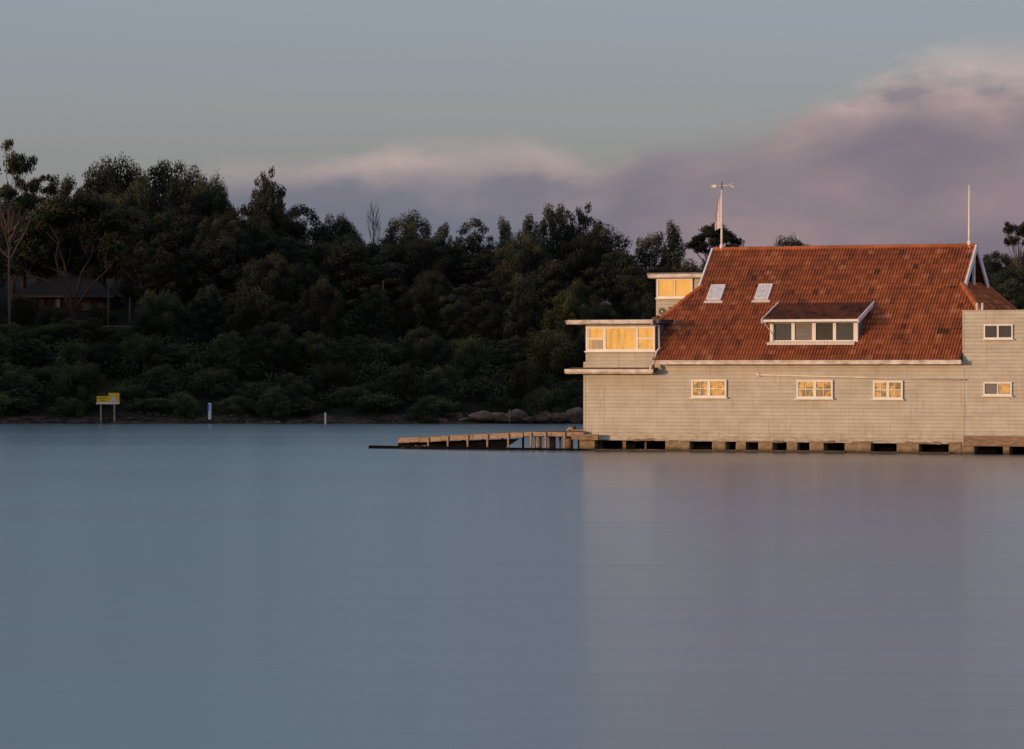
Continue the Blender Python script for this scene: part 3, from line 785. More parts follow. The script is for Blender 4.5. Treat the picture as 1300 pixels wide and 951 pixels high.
# ------------------------------------------------------------------ TERRAIN, WATER
def shoreY(x): return 226.5 + .5 * math.sin(x * .35) + .35 * math.sin(x * .9 + 1) - (min(95, (-46 - x) * 3.4) if x < -46 else 0)
def terr(x, y):
    # main far shore
    k = min(1, max(0, (x + 12) / 24)); k = k * k * (3 - 2 * k)
    A = 14 * (1 - k) + 9.5 * k
    d = y - shoreY(x)
    if d < 0: z = d * .25
    elif d < 1.2: z = .42 * d / 1.2
    else: z = .42 + A * (1 - math.exp(-(d - 1.2) * (.28 - .08 * k) / A))
    # headland outside the frame on the left, added to shade the far shore
    return max(z, -2.5) + .25 * math.sin(x * .5) * math.sin(y * .4) * min(1, max(0, d / 6))
xs = np.concatenate([np.concatenate([np.linspace(-1500, -160, 18), np.linspace(-150, -90, 22)]), np.linspace(-86, 110, 197), np.linspace(115, 1500, 24)])
ys = np.concatenate([np.linspace(125, 216, 46), np.linspace(218, 300, 120), np.linspace(304, 420, 20), np.linspace(450, 3000, 14)])
V = [(x, y, terr(x, y)) for y in ys for x in xs]; nx_ = len(xs)
Fc = [(j * nx_ + i, j * nx_ + i + 1, (j + 1) * nx_ + i + 1, (j + 1) * nx_ + i) for j in range(len(ys) - 1) for i in range(nx_ - 1)]
me = bpy.data.meshes.new('hillside'); me.from_pydata(V, [], Fc)
m_, nt, p = new_mat('hillside_earth')
co = objc(nt); sep = N(nt, 'ShaderNodeSeparateXYZ'); nt.links.new(co, sep.inputs[0])
n1 = noise(nt, co, .8, 5, .65); n2 = noise(nt, co, .22, 3)
c = ramp(nt, n1, [(.35, (.006, .006, .004)), (.6, (.013, .012, .007)), (.75, (.022, .018, .010))])
hgt = math_n(nt, 'ADD', sep.outputs[2], math_n(nt, 'MULTIPLY', n2, .7))
bank = ramp(nt, hgt, [(.0, (.012, .009, .008)), (.36, (.014, .011, .009)), (.46, (.07, .042, .028)), (.72, (.05, .03, .02)), (.85, (0, 0, 0))])
bf = math_n(nt, 'LESS_THAN', hgt, .80)
nt.links.new(mixc(nt, bf, c, mixc(nt, math_n(nt, 'MULTIPLY', math_n(nt, 'SUBTRACT', noise(nt, co, 1.3, 3), .42, clamp=True), 7, clamp=True), (.02, .016, .01), bank)), p.inputs['Base Color'])
p.inputs['Roughness'].default_value = .95; p.inputs['Specular IOR Level'].default_value = .05
bump(nt, p, n1, .8, .2)
hs_ = link('hillside', me, m_, None, smooth=True); hs_['kind'] = 'structure'

me = bpy.data.meshes.new('water'); me.from_pydata([(-4000, -1500, 0), (4000, -1500, 0), (4000, 235, 0), (-4000, 235, 0)], [], [(0, 1, 2, 3)])
m_, nt, p = new_mat('still_water')
co = objc(nt)
p.inputs['Base Color'].default_value = (.050, .084, .104, 1); p.inputs['IOR'].default_value = 1.62
n1 = noise(nt, mapping(nt, co, (.014, .8, 1)), 1.0, 6, .72)
n2 = noise(nt, mapping(nt, co, (.010, .05, 1)), 1.0, 5, .6)
rr = math_n(nt, 'ADD', .125, math_n(nt, 'MULTIPLY', n1, .09)); rr = math_n(nt, 'ADD', rr, math_n(nt, 'MULTIPLY', n2, .08))
p.inputs['Anisotropic'].default_value = .6
tg = N(nt, 'ShaderNodeCombineXYZ'); tg.inputs[1].default_value = 1.0; nt.links.new(tg.outputs[0], p.inputs['Tangent'])
nt.links.new(rr, p.inputs['Roughness'])
b = nt.nodes.new('ShaderNodeBump'); b.inputs['Strength'].default_value = .3; b.inputs['Distance'].default_value = .02
nt.links.new(noise(nt, mapping(nt, co, (.12, 2.6, 1)), 1.0, 5, .7), b.inputs['Height']); nt.links.new(b.outputs[0], p.inputs['Normal'])
wt = link('water', me, m_); wt['kind'] = 'structure'
# bed so the shallow edge is closed
me = bpy.data.meshes.new('seabed'); me.from_pydata([(-4000, -1500, -2.4), (4000, -1500, -2.4), (4000, 230, -2.4), (-4000, 230, -2.4)], [], [(0, 1, 2, 3)])
sb = link('seabed', me, M['rock']); sb['kind'] = 'structure'

# ------------------------------------------------------------------ TREES
class Tree:  # prototype: crown mesh, trunk mesh, natural height and width
    pass
def leaves_mesh(name, clumps, density, size, seed, mat, elong=1.5, hollow=.45):
    rg = np.random.RandomState(seed)
    C = []; Nn = []; T = []
    zmin = min(c[2] - c[5] for c in clumps); zmax = max(c[2] + c[5] for c in clumps)
    for (cx, cy, cz, rx, ry, rz, tone) in clumps:
        area = (rx * ry + rx * rz + ry * rz) / 3 * 4 * math.pi
        n = int(area * density)
        d = rg.normal(size=(n, 3)); d /= np.linalg.norm(d, axis=1)[:, None]
        r = hollow + (1 - hollow) * rg.rand(n) ** .7
        lump = 1 + .13 * np.sin(d[:, 0] * 5 + cx * 3) * np.sin(d[:, 1] * 5 + cy) + .09 * np.sin(d[:, 2] * 7 + cz) + rg.normal(0, .045, n)
        P = d * (r * lump)[:, None] * np.array([rx, ry, rz]) + np.array([cx, cy, cz])
        nn = d + rg.normal(0, .45, (n, 3)); nn /= np.linalg.norm(nn, axis=1)[:, None]
        C.append(P); Nn.append(nn)
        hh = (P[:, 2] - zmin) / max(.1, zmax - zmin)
        T.append(np.clip(.08 + tone * .35 + .22 * (d[:, 2] * r) + .28 * hh + rg.normal(0, .06, n), 0, 1))  # random tone plus painted light: leaves paler towards clump and crown tops
    C = np.concatenate(C); Nn = np.concatenate(Nn); T = np.concatenate(T); n = len(C)
    a = np.cross(Nn, rg.normal(size=(n, 3))); a /= np.linalg.norm(a, axis=1)[:, None]; b_ = np.cross(Nn, a)
    s_ = size * (.6 + .8 * rg.rand(n))[:, None]
    a = a * s_ * elong * .5; b_ = b_ * s_ * .5
    V = np.stack([C - a, C - b_ * .9, C + a, C + b_ * .9], 1).reshape(-1, 3).astype(np.float32)
    me = bpy.data.meshes.new(name); me.vertices.add(4 * n); me.loops.add(4 * n); me.polygons.add(n)
    me.vertices.foreach_set('co', V.ravel()); me.loops.foreach_set('vertex_index', np.arange(4 * n, dtype=np.int32))
    me.polygons.foreach_set('loop_start', np.arange(0, 4 * n, 4, dtype=np.int32))
    at = me.attributes.new('tone', 'FLOAT', 'FACE'); at.data.foreach_set('value', T.astype(np.float32))
    me.update(calc_edges=True); me.materials.append(mat)
    return me
def limb(mb, a, b_, r0, r1, sag, rg, n=5):
    a, b_ = Vector(a), Vector(b_); pts = []
    for i in range(n + 1):
        t = i / n; p = a.lerp(b_, t); p.z += sag * math.sin(math.pi * t)
        if 0 < i < n: p += Vector((rg.uniform(-1, 1), rg.uniform(-1, 1), 0)) * (b_ - a).length * .035
        pts.append(p)
    mb.tube(pts, [r0 + (r1 - r0) * i / n for i in range(n + 1)], 7, caps=False)
def mk(name, clumps, trunkmb, H, Wd, mat, bark, density, size, seed, elong=1.5, hollow=.45):
    t = Tree(); t.H, t.W = H, Wd
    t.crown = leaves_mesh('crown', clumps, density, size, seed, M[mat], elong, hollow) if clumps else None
    me = bpy.data.meshes.new('trunk'); me.from_pydata(trunkmb.v, [], trunkmb.f); me.materials.append(M[bark])
    for p in me.polygons: p.use_smooth = True
    t.trunk = me; t.name = name; return t
def dome(seed, H=9, Wd=9, base=.12, cl=34, cr=(.9, 1.5), flat=1.0, mat='leaf_fig', dens=46, size=.125, bark='bark', name='broadleaf_tree', up=1.0):
    rg = random.Random(seed); C = []; tr = MB()
    cz = H * (base + 1) / 2; rz = H * (1 - base) / 2
    tr.tube([(0, 0, -1.5), (.1, 0, H * .2), (0, .1, H * .5)], [H * .04, H * .03, H * .018], 8, caps=False)
    for i in range(cl):
        g = i + .5; ph = math.acos(1 - 2 * g / cl); th = math.pi * (1 + 5 ** .5) * g + rg.uniform(-.4, .4)
        r = rg.uniform(.62, .86); k = rg.uniform(*cr) * Wd / 9
        x = math.cos(th) * math.sin(ph) * (Wd / 2) * r; y = math.sin(th) * math.sin(ph) * (Wd / 2) * r
        z = cz + math.cos(ph) * rz * r * flat
        if z < H * base: z = H * base + rg.uniform(0, .4)
        C.append((x, y, z, k, k, k * rg.uniform(.6, .85), rg.random()))
        if i % 3 == 0: limb(tr, (0, 0, H * rg.uniform(.15, .4)), (x, y, z), H * .014, .03, .2, rg)
    C.append((0, 0, cz, Wd * .28, Wd * .28, rz * .55, .1))
    return mk(name, C, tr, H, Wd, mat, bark, dens, size, seed)
def gum(seed, H=12, Wd=8, tips=14, mat='leaf_gum', dens=22, flat=.5, bark='bark_pale', base=.45, lean=.3, cr=(.7, 1.2), name='gum_tree'):
    rg = random.Random(seed); C = []; tr = MB()
    x0, y0 = rg.uniform(-1, 1) * lean, rg.uniform(-1, 1) * lean
    fork = (x0, y0, H * base)
    tr.tube([(0, 0, -1.5), (x0 * .4, y0 * .3, H * base * .5), fork, (x0 * 1.4, y0 * 1.4, H * .7)], [.2, .16, .12, .07], 8, caps=False)
    for i in range(tips):
        th = 2.4 * i + rg.uniform(-.4, .4); q = math.sqrt((i + .5) / tips)
        x = x0 + math.cos(th) * q * Wd * .4; y = y0 + math.sin(th) * q * Wd * .4
        z = H * (base + (1 - base) * rg.uniform(.42, .92) * (1 - .25 * q))
        k = rg.uniform(*cr)
        limb(tr, (x0 * rg.uniform(.8, 1.3), y0, H * rg.uniform(base * .8, base * 1.25)), (x, y, z - k * .2), .08, .025, -.25, rg)
        C.append((x, y, z, k, k, k * flat, rg.random()))
        for _ in range(2):
            C.append((x + rg.uniform(-1, 1) * k * .9, y + rg.uniform(-1, 1) * k * .9, z + rg.uniform(-.3, .4) * k, k * .6, k * .6, k * flat * .6, rg.random()))
    return mk(name, C, tr, H * .97, Wd, mat, bark, dens * 1.6, .12, seed, 1.8, .25)
def column(seed, H=10, Wd=4.6, mat='leaf_oak', name='sheoak_tree', dens=48):
    rg = random.Random(seed); C = []; tr = MB(); tr.tube([(0, 0, -1.5), (0, 0, H * .9)], [.2, .04], 8, caps=False)
    for i in range(30):
        t = (i + .5) / 30; z = H * (.1 + .88 * t); w = Wd / 2 * (math.sin(math.pi * (.18 + .76 * t)) ** .7) * rg.uniform(.35, .8)
        th = 2.4 * i; k = rg.uniform(.5, .85)
        x, y = math.cos(th) * w, math.sin(th) * w
        C.append((x, y, z, k, k, k * 1.35, rg.random()))
        if i % 3 == 0: limb(tr, (0, 0, z - 1), (x, y, z), .05, .02, 0, rg, 3)
    C.append((0, 0, H * .5, Wd * .22, Wd * .22, H * .36, .1))
    return mk(name, C, tr, H, Wd, mat, 'bark', dens, .115, seed, 2.0, .35)
def pine(seed, H=9, Wd=4):
    rg = random.Random(seed); C = []; tr = MB(); tr.tube([(0, 0, -1.5), (0, 0, H)], [.2, .03], 8, caps=False)
    for j in range(13):
        t = j / 13; z = H * (.1 + .86 * t); r = Wd / 2 * (1 - t) + .15
        for k in range(6):
            th = k * 1.047 + j * .5
            for q in (.45, .85):
                C.append((math.cos(th) * r * q, math.sin(th) * r * q, z + .12 * q, .32, .32, .15, rg.random()))
            limb(tr, (0, 0, z), (math.cos(th) * r, math.sin(th) * r, z + .1), .04, .015, 0, rg, 2)
    return mk('norfolk_pine', C, tr, H * 1.02, Wd, 'leaf_oak', 'bark', 36, .12, seed, 2, .2)
def umbrella(seed, H=9, Wd=8):
    rg = random.Random(seed); C = []; tr = MB(); top = (.2, 0, H * .55)
    tr.tube([(0, 0, -1.5), (.1, 0, H * .3), top], [.26, .2, .15], 8, caps=False)
    for i in range(19):
        th = 2.4 * i; q = math.sqrt((i + .3) / 19)
        x, y = math.cos(th) * q * Wd * .43, math.sin(th) * q * Wd * .43
        z = H * (.94 - .26 * q * q) + rg.uniform(-.35, .1); k = rg.uniform(.8, 1.15)
        limb(tr, (top[0], 0, H * rg.uniform(.4, .58)), (x, y, z), .09, .03, -.3, rg)
        C.append((x, y, z - .25, k, k, k * .45, rg.random())); C.append((x * .8, y * .8, z - .1, k * .7, k * .7, k * .4, rg.random()))
    for k in range(3): C.append((rg.uniform(-2.5, 2.5), 0, H * .55 + rg.uniform(-.5, .5), .8, .8, .4, .4))
    return mk('umbrella_pine', C, tr, H, Wd, 'leaf_gum', 'bark', 62, .12, seed, 1.6, .25)
def bare(seed, H=5):
    rg = random.Random(seed); tr = MB(); tr.tube([(0, 0, -1.5), (0, 0, H * .5), (.1, 0, H)], [.12, .08, .02], 7, caps=False)
    for i in range(26):
        z = H * rg.uniform(.3, .9); th = rg.uniform(0, 6.3); L = (H - z) * .5 + .5
        e = (math.cos(th) * L * .8, math.sin(th) * L * .8, z + L * .8); limb(tr, (0, 0, z), e, .035, .012, 0, rg, 3)
        for _ in range(3):
            f = .4 + .6 * rg.random(); limb(tr, tuple(c * f + (z * (1 - f) if j == 2 else 0) for j, c in enumerate(e)), (e[0] + rg.uniform(-.5, .5), e[1] + rg.uniform(-.5, .5), e[2] + rg.uniform(0, .5)), .018, .008, 0, rg, 2)
    return mk('bare_tree', None, tr, H, H * .9, None, 'bark', 0, 0, seed)
def fan_gum(seed):
    """pale multi-stemmed gum whose limbs open like a fan from the ground"""
    rg = random.Random(seed); tr = MB(); C = []; s = 262 / F
    stems = [[(0, 0), (-4, 22), (-15, 45), (-19, 68), (-14, 88), (-25, 108)], [(0, 0), (-5, 30), (-10, 60), (-18, 85), (-32, 100)],
             [(0, 0), (3, 25), (8, 50), (20, 72), (22, 90), (34, 100)], [(2, 5), (14, 22), (28, 38), (43, 52), (42, 70)],
             [(-4, 6), (-12, 22), (-28, 38), (-45, 44), (-60, 46)], [(-13, 45), (-30, 56), (-48, 60)], [(20, 72), (12, 92), (8, 110)],
             [(-10, 60), (-6, 84), (-2, 104)], [(20, 70), (32, 84), (40, 104)], [(43, 52), (52, 66), (50, 90)], [(-19, 66), (-34, 78), (-44, 92)]]
    for i, st in enumerate(stems):
        n = len(st); r0 = .12 if i < 5 else .045; dy = rg.uniform(-.03, .03)
        pts = [(x * s, dy * y, y * s - (.6 if i < 4 and y == 0 else 0)) for x, y in st]
        tr.tube(pts, [r0 * (1 - .75 * k / (n - 1)) for k in range(n)], 8, caps=False)
        for k in range(2, n):
            for _ in range(3):
                bx_, by_ = st[k - 1][0] + (st[k][0] - st[k - 1][0]) * rg.random(), st[k - 1][1] + (st[k][1] - st[k - 1][1]) * rg.random()
                L = rg.uniform(8, 20); an = rg.uniform(.3, 2.8)
                limb(tr, (bx_ * s, dy * by_, by_ * s), ((bx_ + L * math.cos(an)) * s, rg.uniform(-.6, .6), (by_ + L * math.sin(an)) * s), .022, .008, 0, rg, 4)
        x, y = st[-1]
        for _ in range(8 if i != 4 else 3):
            k = rg.uniform(.7, 1.15); C.append(((x + rg.uniform(-16, 16)) * s, rg.uniform(-1.5, 1.5), (y + rg.uniform(4, 34)) * s, k, k, k * .55, rg.random()))
    return mk('gum_tree', C, tr, 8, 6, 'leaf_gum', 'bark_fan', 16, .15, seed, 1.8, .25)

protos = {
    'fig': [dome(11), dome(12, cl=44, cr=(.75, 1.2)), dome(13, H=8, Wd=10, base=.2, flat=.9, cl=40)],
    'gum': [gum(21), gum(22, tips=18, Wd=9, dens=24), gum(23, H=13, Wd=6.5, tips=12, base=.5)],
    'oak': [column(31), column(32, Wd=5.4), dome(33, H=10, Wd=6, cl=30, cr=(.8, 1.3), mat='leaf_oak', name='sheoak_tree')],
    'bush': [dome(41, H=5.5, Wd=7, base=.0, cl=30, cr=(1.2, 1.8), mat='leaf_bush', size=.11, dens=46, name='mangrove_bush'),
             dome(42, H=5, Wd=6.5, base=.0, cl=38, cr=(.9, 1.5), mat='leaf_bush', size=.11, dens=46, name='mangrove_bush'),
             dome(43, H=6.5, Wd=6, base=.02, cl=34, cr=(.9, 1.6), mat='leaf_bush', size=.11, dens=46, name='mangrove_bush')],
    'lone': [dome(15, H=9, Wd=7.5, base=.3, cl=46, cr=(.7, 1.15), dens=40), dome(16, H=9, Wd=5.6, base=.22, cl=44, cr=(.75, 1.2), dens=40)],
    'pine': [pine(51)], 'umb': [umbrella(61), umbrella(62, 8, 9)], 'bare': [bare(71)],
    'shrub': [dome(81, H=2.0, Wd=2.4, base=.0, cl=12, cr=(1.6, 2.6), mat='leaf_bush', size=.11, dens=40, name='shore_shrub')],
}
trng = random.Random(99)
SHADE_TREE_TOP = 11  # top of the unseen trees added to shade the far shore
def plant(kind, var, px, pytop, wpx, Y, label, cat='tree', group=None, rot=None, sink=0):
    t = protos[kind][var % len(protos[kind])]
    x = ground_pt(px, Y); z0 = terr(x, Y) - sink; H = zat(pytop, Y) - z0; W_ = wpx / F * Y
    r = empty(t.name, label, cat, (x, Y, z0), trng.uniform(0, 6.28) if rot is None else rot, group)
    k = W_ / t.W; r.scale = (k, k, H / t.H)
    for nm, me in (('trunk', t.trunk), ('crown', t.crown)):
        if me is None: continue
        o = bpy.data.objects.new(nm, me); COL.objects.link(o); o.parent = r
    return r

SKY = [ # kind, variant, column, top row, width, distance, label
 ('gum', 1, 12, 176, 92, 251, 'tall sparse gum with a pale straight trunk rising above the far left treetops'),
 ('gum', 0, 45, 204, 60, 276, 'ragged gum top leaning out just right of the tall pale trunk'),
 ('fig', 1, 82, 217, 80, 282, 'low dark crown on the skyline above the brick house'),
 ('fig', 2, 146, 199, 112, 284, 'broad flat topped tree, widest crown on the left skyline'),
 ('lone', 0, 207, 197, 84, 286, 'tufted umbrella crown on the skyline at the top of the hill'),
 ('fig', 0, 240, 209, 72, 280, 'rounded dark crown just right of the highest tufted tree'),
 ('fig', 2, 270, 222, 66, 278, 'dark dome shaped tree stepping down left of the tall lone tree'),
 ('lone', 1, 339, 206, 56, 276, 'tall lone tree with feathery top standing above the hillcrest'),
 ('lone', 0, 342, 228, 48, 275, 'dense lower crown right against the tall lone tree'),
 ('fig', 1, 312, 256, 60, 274, 'small dark tree at the left foot of the tall lone tree'),
 ('fig', 1, 377, 256, 84, 276, 'sloping umbrella crown just right of the tall lone tree'),
 ('fig', 2, 431, 272, 62, 280, 'small arched umbrella tree on the skyline left of the bare tree'),
 ('bare', 0, 474, 262, 30, 282, 'leafless grey tree poking above the skyline left of the hill dip'),
 ('fig', 0, 519, 266, 72, 278, 'dark rounded crown on the skyline just right of the bare tree'),
 ('oak', 1, 563, 288, 40, 276, 'low dark sheoak between the rounded crown and the twin topped tree'),
 ('oak', 2, 601, 269, 62, 274, 'twin topped bushy tree on the skyline above the jetty ramp'),
 ('oak', 0, 641, 281, 34, 272, 'narrow spire like sheoak on the skyline'),
 ('oak', 1, 672, 279, 46, 274, 'bushy sheoak left of the open feathery trees'),
 ('lone', 0, 706, 252, 58, 276, 'open feathery tree, highest on the skyline left of the boathouse'),
 ('lone', 1, 740, 252, 60, 278, 'loose crowned tree leaning right beside the highest feathery one'),
 ('oak', 2, 760, 276, 50, 272, 'rounded tree left of the small conical pine'),
 ('pine', 0, 783, 286, 26, 268, 'small conical pine on the skyline left of the lookout room'),
 ('lone', 0, 828, 289, 56, 272, 'flat topped tree just right of the conical pine'),
 ('oak', 0, 855, 287, 38, 270, 'dark upright tree between the flat topped tree and the wide pine'),
 ('umb', 0, 908, 277, 84, 300, 'wide umbrella pine behind the left flagpole with sky through its limbs'),
 ('fig', 2, 1005, 300, 70, 310, 'dark low crown just showing over the middle of the ridge'),
 ('fig', 1, 1262, 316, 60, 300, 'bushy dark tree behind the right gable'),
 ('fig', 1, 1274, 322, 84, 288, 'dense dark tree right behind the two thin vent pipes'),
 ('fig', 2, 1300, 333, 96, 272, 'wide dark tree behind the right edge of the tiled hip'),
 ('gum', 0, 1294, 264, 48, 280, 'sparse gum with dark leaf clusters at the right of the roof'),
 ('fig', 0, 1318, 310, 84, 296, 'dark bushy tree furthest right behind the flat roofed block'),
 ('fig', 0, 1240, 345, 60, 262, 'dark tree low behind the right hip of the roof'),
 ('oak', 2, 1290, 350, 70, 258, 'dark tree directly above the flat roofed block'),
 ('fig', 2, 1345, 352, 80, 258, 'dark round tree past the right end of the flat roofed block'),
]
for s in SKY: plant(s[0], s[1], s[2], s[3], s[4], s[5], s[6])
cols = [(-40, 'beyond the brick house'), (12, 'below the tall pale gum'), (62, 'left of the yellow sign'), (112, 'above the yellow sign'),
        (162, 'just right of the yellow sign'), (214, 'well right of the yellow sign'), (266, 'above the blue and white post'),
        (318, 'below the tall lone tree'), (368, 'between the two shore posts'), (418, 'above the slim white post'), (470, 'below the bare tree'),
        (520, 'behind the jetty tip'), (572, 'behind the middle jetty ramp'), (624, 'behind the upper jetty ramp'),
        (672, 'above the shore boulders'), (722, 'beside the left corner of the boathouse'), (775, 'behind the annex of the boathouse'), (830, 'behind the lookout room'), (880, 'behind the tiled roof')]
rows = [ #
 (276, lambda x: 236 + (0 if x < 255 else min(64, (x - 255) * .5)), 92, ('fig',), 'close under the skyline'), # Y, tops function, width, kinds, row phrase
 (267, lambda x: 258 + (0 if x < 280 else min(50, (x - 280) * .35)), 74, ('fig', 'oak', 'lone', 'fig'), 'just below the skyline'),
 (256, lambda x: 312 + (0 if x < 300 else min(28, (x - 300) * .1)), 72, ('oak', 'fig', 'lone', 'oak'), 'halfway up the slope'),
 (247, lambda x: 366, 70, ('fig', 'oak', 'bush', 'fig'), 'low on the slope'),
 (239, lambda x: 418, 66, ('bush', 'oak', 'bush', 'fig'), 'near the foot of the slope'),
 (232.5, lambda x: 468, 62, ('bush', 'bush', 'bush'), 'on the waterline'),
 (229.3, lambda x: 492, 52, ('bush',), 'overhanging the bank'),
]
looks = {'fig': ('dark dense tree', 'olive topped dense tree', 'broad dark tree'), 'oak': ('upright dark sheoak', 'feathery olive sheoak'), 'lone': ('loose crowned tree', 'lumpy dark tree'), 'bush': ('rounded green bush', 'spreading dark bush', 'low olive bush')}
cnt = 0
for ri, (Y, top, wd, kinds, phrase) in enumerate(rows):
    for ci, (px, ph) in enumerate(cols):
        r = random.Random(ri * 100 + ci); p_ = px + r.uniform(-12, 12) + (26 if ri % 2 == 0 else 0); ty = top(p_) + r.uniform(-16, 16)
        if ri == 0 and p_ > 790: continue
        if ri in (1, 2) and p_ > 820: ty = max(ty, 335)
        if ri == 2 and -5 < p_ < 165: continue            # clearing that holds the brick house
        if ri == 3 and 0 < p_ < 200: ty = 402 + r.uniform(-4, 14)
        if ri == 4 and 0 < p_ < 200: ty = 424 + r.uniform(-4, 12)
        if ri == 5: ty = 468 + r.uniform(-24, 26)
        if ri == 6: ty = 497 + r.uniform(-14, 12)
        k = kinds[(ci + ri) % len(kinds)]
        w_ = wd * r.uniform(.85, 1.3)
        if ri == 3 and 0 < p_ < 200: k = 'bush'
        lk = looks[k][r.randrange(len(looks[k]))]
        plant(k, r.randrange(3), p_, ty, w_, Y + r.uniform(-2, 2), f'{lk} {phrase} {ph}', 'bush' if k == 'bush' else 'tree', 'trees and bushes covering the far shore', sink=(0, 0, 0, .6, 1.2, 1.6, 1.2)[ri])
# headland added out of frame on the left; its trees shade the far shore
hr2 = random.Random(31)
for k in range(44):
    hx = -60 - 11 * (k % 6) + hr2.uniform(-4, 4); hy = 150 + 11 * (k // 6) + hr2.uniform(-4, 4)
    if hx > -64 and hy > 200: continue
    t = protos['fig'][k % 3]; gz = terr(hx, hy)
    if gz < .3: continue
    r = empty(t.name, 'dark dense tree added out of frame on the left to shade the far shore', 'tree', (hx, hy, gz), hr2.uniform(0, 6.28), 'trees added to shade the far shore')
    hh = max(3, SHADE_TREE_TOP + hr2.uniform(-2, 2) - gz); r.scale = (1.35, 1.35, hh / t.H)
    for nm, me in (('trunk', t.trunk), ('crown', t.crown)):
        o = bpy.data.objects.new(nm, me); COL.objects.link(o); o.parent = r
# the wood carries on behind the boathouse and along the shore to its right
r = random.Random(411)
for ri, (Y, yt, wd, kind) in enumerate(((280, 322, 92, 'fig'), (264, 362, 84, 'oak'), (248, 415, 76, 'fig'), (232, 470, 66, 'bush'))):
    for ci in range(12):
        p_ = (950 if ri else 1370) + ci * 66 + r.uniform(-14, 14)
        if ri == 1 and 1215 < p_ < 1330: continue
        if ri == 1 and p_ < 1215: yt2 = 372
        else: yt2 = yt
        plant(kind, r.randrange(3), p_, yt2 + r.uniform(-8, 14), wd * r.uniform(.9, 1.3), Y + r.uniform(-3, 3),
              'dark ' + ('bush' if kind == 'bush' else 'dense tree') + ' in the wood that carries on behind and beyond the boathouse', 'bush' if kind == 'bush' else 'tree',
              ('trees' if kind != 'bush' else 'bushes') + ' of the wood beyond the boathouse', sink=(0, .4, .8, 1.4)[ri])
# fan-shaped gum in front of the brick house
FY = 256.5; fx_ = ground_pt(94, FY); protos['fan'] = [fan_gum(91)]
z0 = zat(397, FY); r = empty('gum_tree', 'pinkish multi stemmed gum opening like a fan in front of the brick house', 'tree', (fx_, FY, z0))
for nm, me in (('trunk', protos['fan'][0].trunk), ('crown', protos['fan'][0].crown)):
    o = bpy.data.objects.new(nm, me); COL.objects.link(o); o.parent = r
tv_ = MB(); tv_.tube([(0, 0, terr(fx_, FY) - z0 - .5), (0, 0, .15)], [.2, .15], 9); tv_.build('trunk_base', M['bark_fan'], r)
for px, yt, wd, lb in ((30, 392, 26, 'small shrub on the bank left below the yellow sign'), (320, 521, 34, 'small shrub on the bank right of the blue and white post'), (20, 505, 50, 'low bush at the far left end of the bank'),
                       (200, 505, 46, 'low bush on the bank right of the yellow sign'), (378, 512, 44, 'low bush on the bank left of the slim white post'), (480, 500, 60, 'low bush on the bank below the bare tree'), (560, 508, 52, 'low bush left of the shore boulders')):
    plant('shrub', 0, px, yt if yt > 480 else 512, wd, 228.8, lb, 'shrub', 'low shrubs along the bank')
for px, yt, wd, Y, lb in ((26, 372, 44, 256, 'leafy bush in front of the left end of the brick house'), (64, 386, 40, 254.5, 'low bush under the windows of the brick house'),
                       (128, 384, 46, 254, 'leafy bush hiding the right end of the brick house')):
    plant('bush', 1, px, yt, wd, Y, lb, 'bush', sink=.5)
# pale blossom bush
t = dome(85, H=2.2, Wd=1.6, base=0, cl=10, cr=(1.6, 2.4), size=.12, dens=26, name='blossom_bush')
t.crown.materials.clear(); t.crown.materials.append(M['blossom']); protos['blo'] = [t]
plant('blo', 0, 205, 400, 24, 249, 'pale pinkish flowering bush beside the low rail on the slope', 'bush')

# ------------------------------------------------------------------ brick house in the trees
HYY = 263.0
hx0, hx1 = ground_pt(22, HYY), ground_pt(138, HYY); zb = zat(400, HYY); ze = zat(376, HYY); zr_ = zat(350, HYY + 4)
br = empty('brick_house', 'low dark roofed red brick house half hidden behind the fan shaped gum', 'house', ((hx0 + hx1) / 2, HYY, zb))
hw = (hx1 - hx0) / 2; he = ze - zb; hr_ = zr_ - zb
m = MB(); m.box(-hw, hw, 0, 8, -2, he); m.build('wall', M['brick'], br)
m = MB(); m.v = [(-hw - .4, -.5, he), (hw + .4, -.5, he), (hw + .4, 8.5, he), (-hw - .4, 8.5, he), (-hw + 1.6, 4, hr_), (hw - 1.6, 4, hr_)]
m.f = [(0, 1, 5, 4), (1, 2, 5), (2, 3, 4, 5), (3, 0, 4), (3, 2, 1, 0)]; m.build('roof', M['roof_dark'], br)
m = MB(); m.box(-hw - .42, hw + .42, -.56, -.503, he - .1, he + .03); m.build('gutter', M['bark_pale'], br)
for a, b_, y0, y1 in ((40, 47, 378.5, 390), (49, 56, 378.5, 390), (70, 77, 378.5, 391), (104, 115, 388 - 4, 394), (125, 131, 385, 398)):
    f = MB(); c_ = (hx0 + hx1) / 2; u0, u1 = ground_pt(a, HYY) - c_, ground_pt(b_, HYY) - c_; z0, z1 = zat(y1, HYY) - zb, zat(y0, HYY) - zb
    for q in ((u0, u1, z0, z0 + .06), (u0, u1, z1 - .06, z1), (u0, u0 + .06, z0 + .06, z1 - .06), (u1 - .06, u1, z0 + .06, z1 - .06)): f.box(q[0], q[1], -.07, .0, q[2], q[3])
    wn = f.build('window', M['bark_pale'], br)
    p = MB(); p.quad((u0, -.03, z0), (u1, -.03, z0), (u1, -.03, z1), (u0, -.03, z1)); p.build('pane', M['glass_dark' if a != 70 else 'pale_pane'], wn)
# low rail on the slope
ry = 250.5
rl = empty('rail_fence', 'low pale rail fence running along the slope below the brick house', 'fence', (ground_pt(165, ry), ry, zat(414, ry)))
m = MB(); m.beam((-1.9, 0, 0), (1.9, 0, -.05), .06, .12); m.build('rail', M['bark_pale'], rl)
for k in range(5):
    m = MB(); m.box(-1.8 + k * .9 - .04, -1.8 + k * .9 + .04, -.04, .04, -2.2, .02); m.build('post', M['bark_pale'], rl)
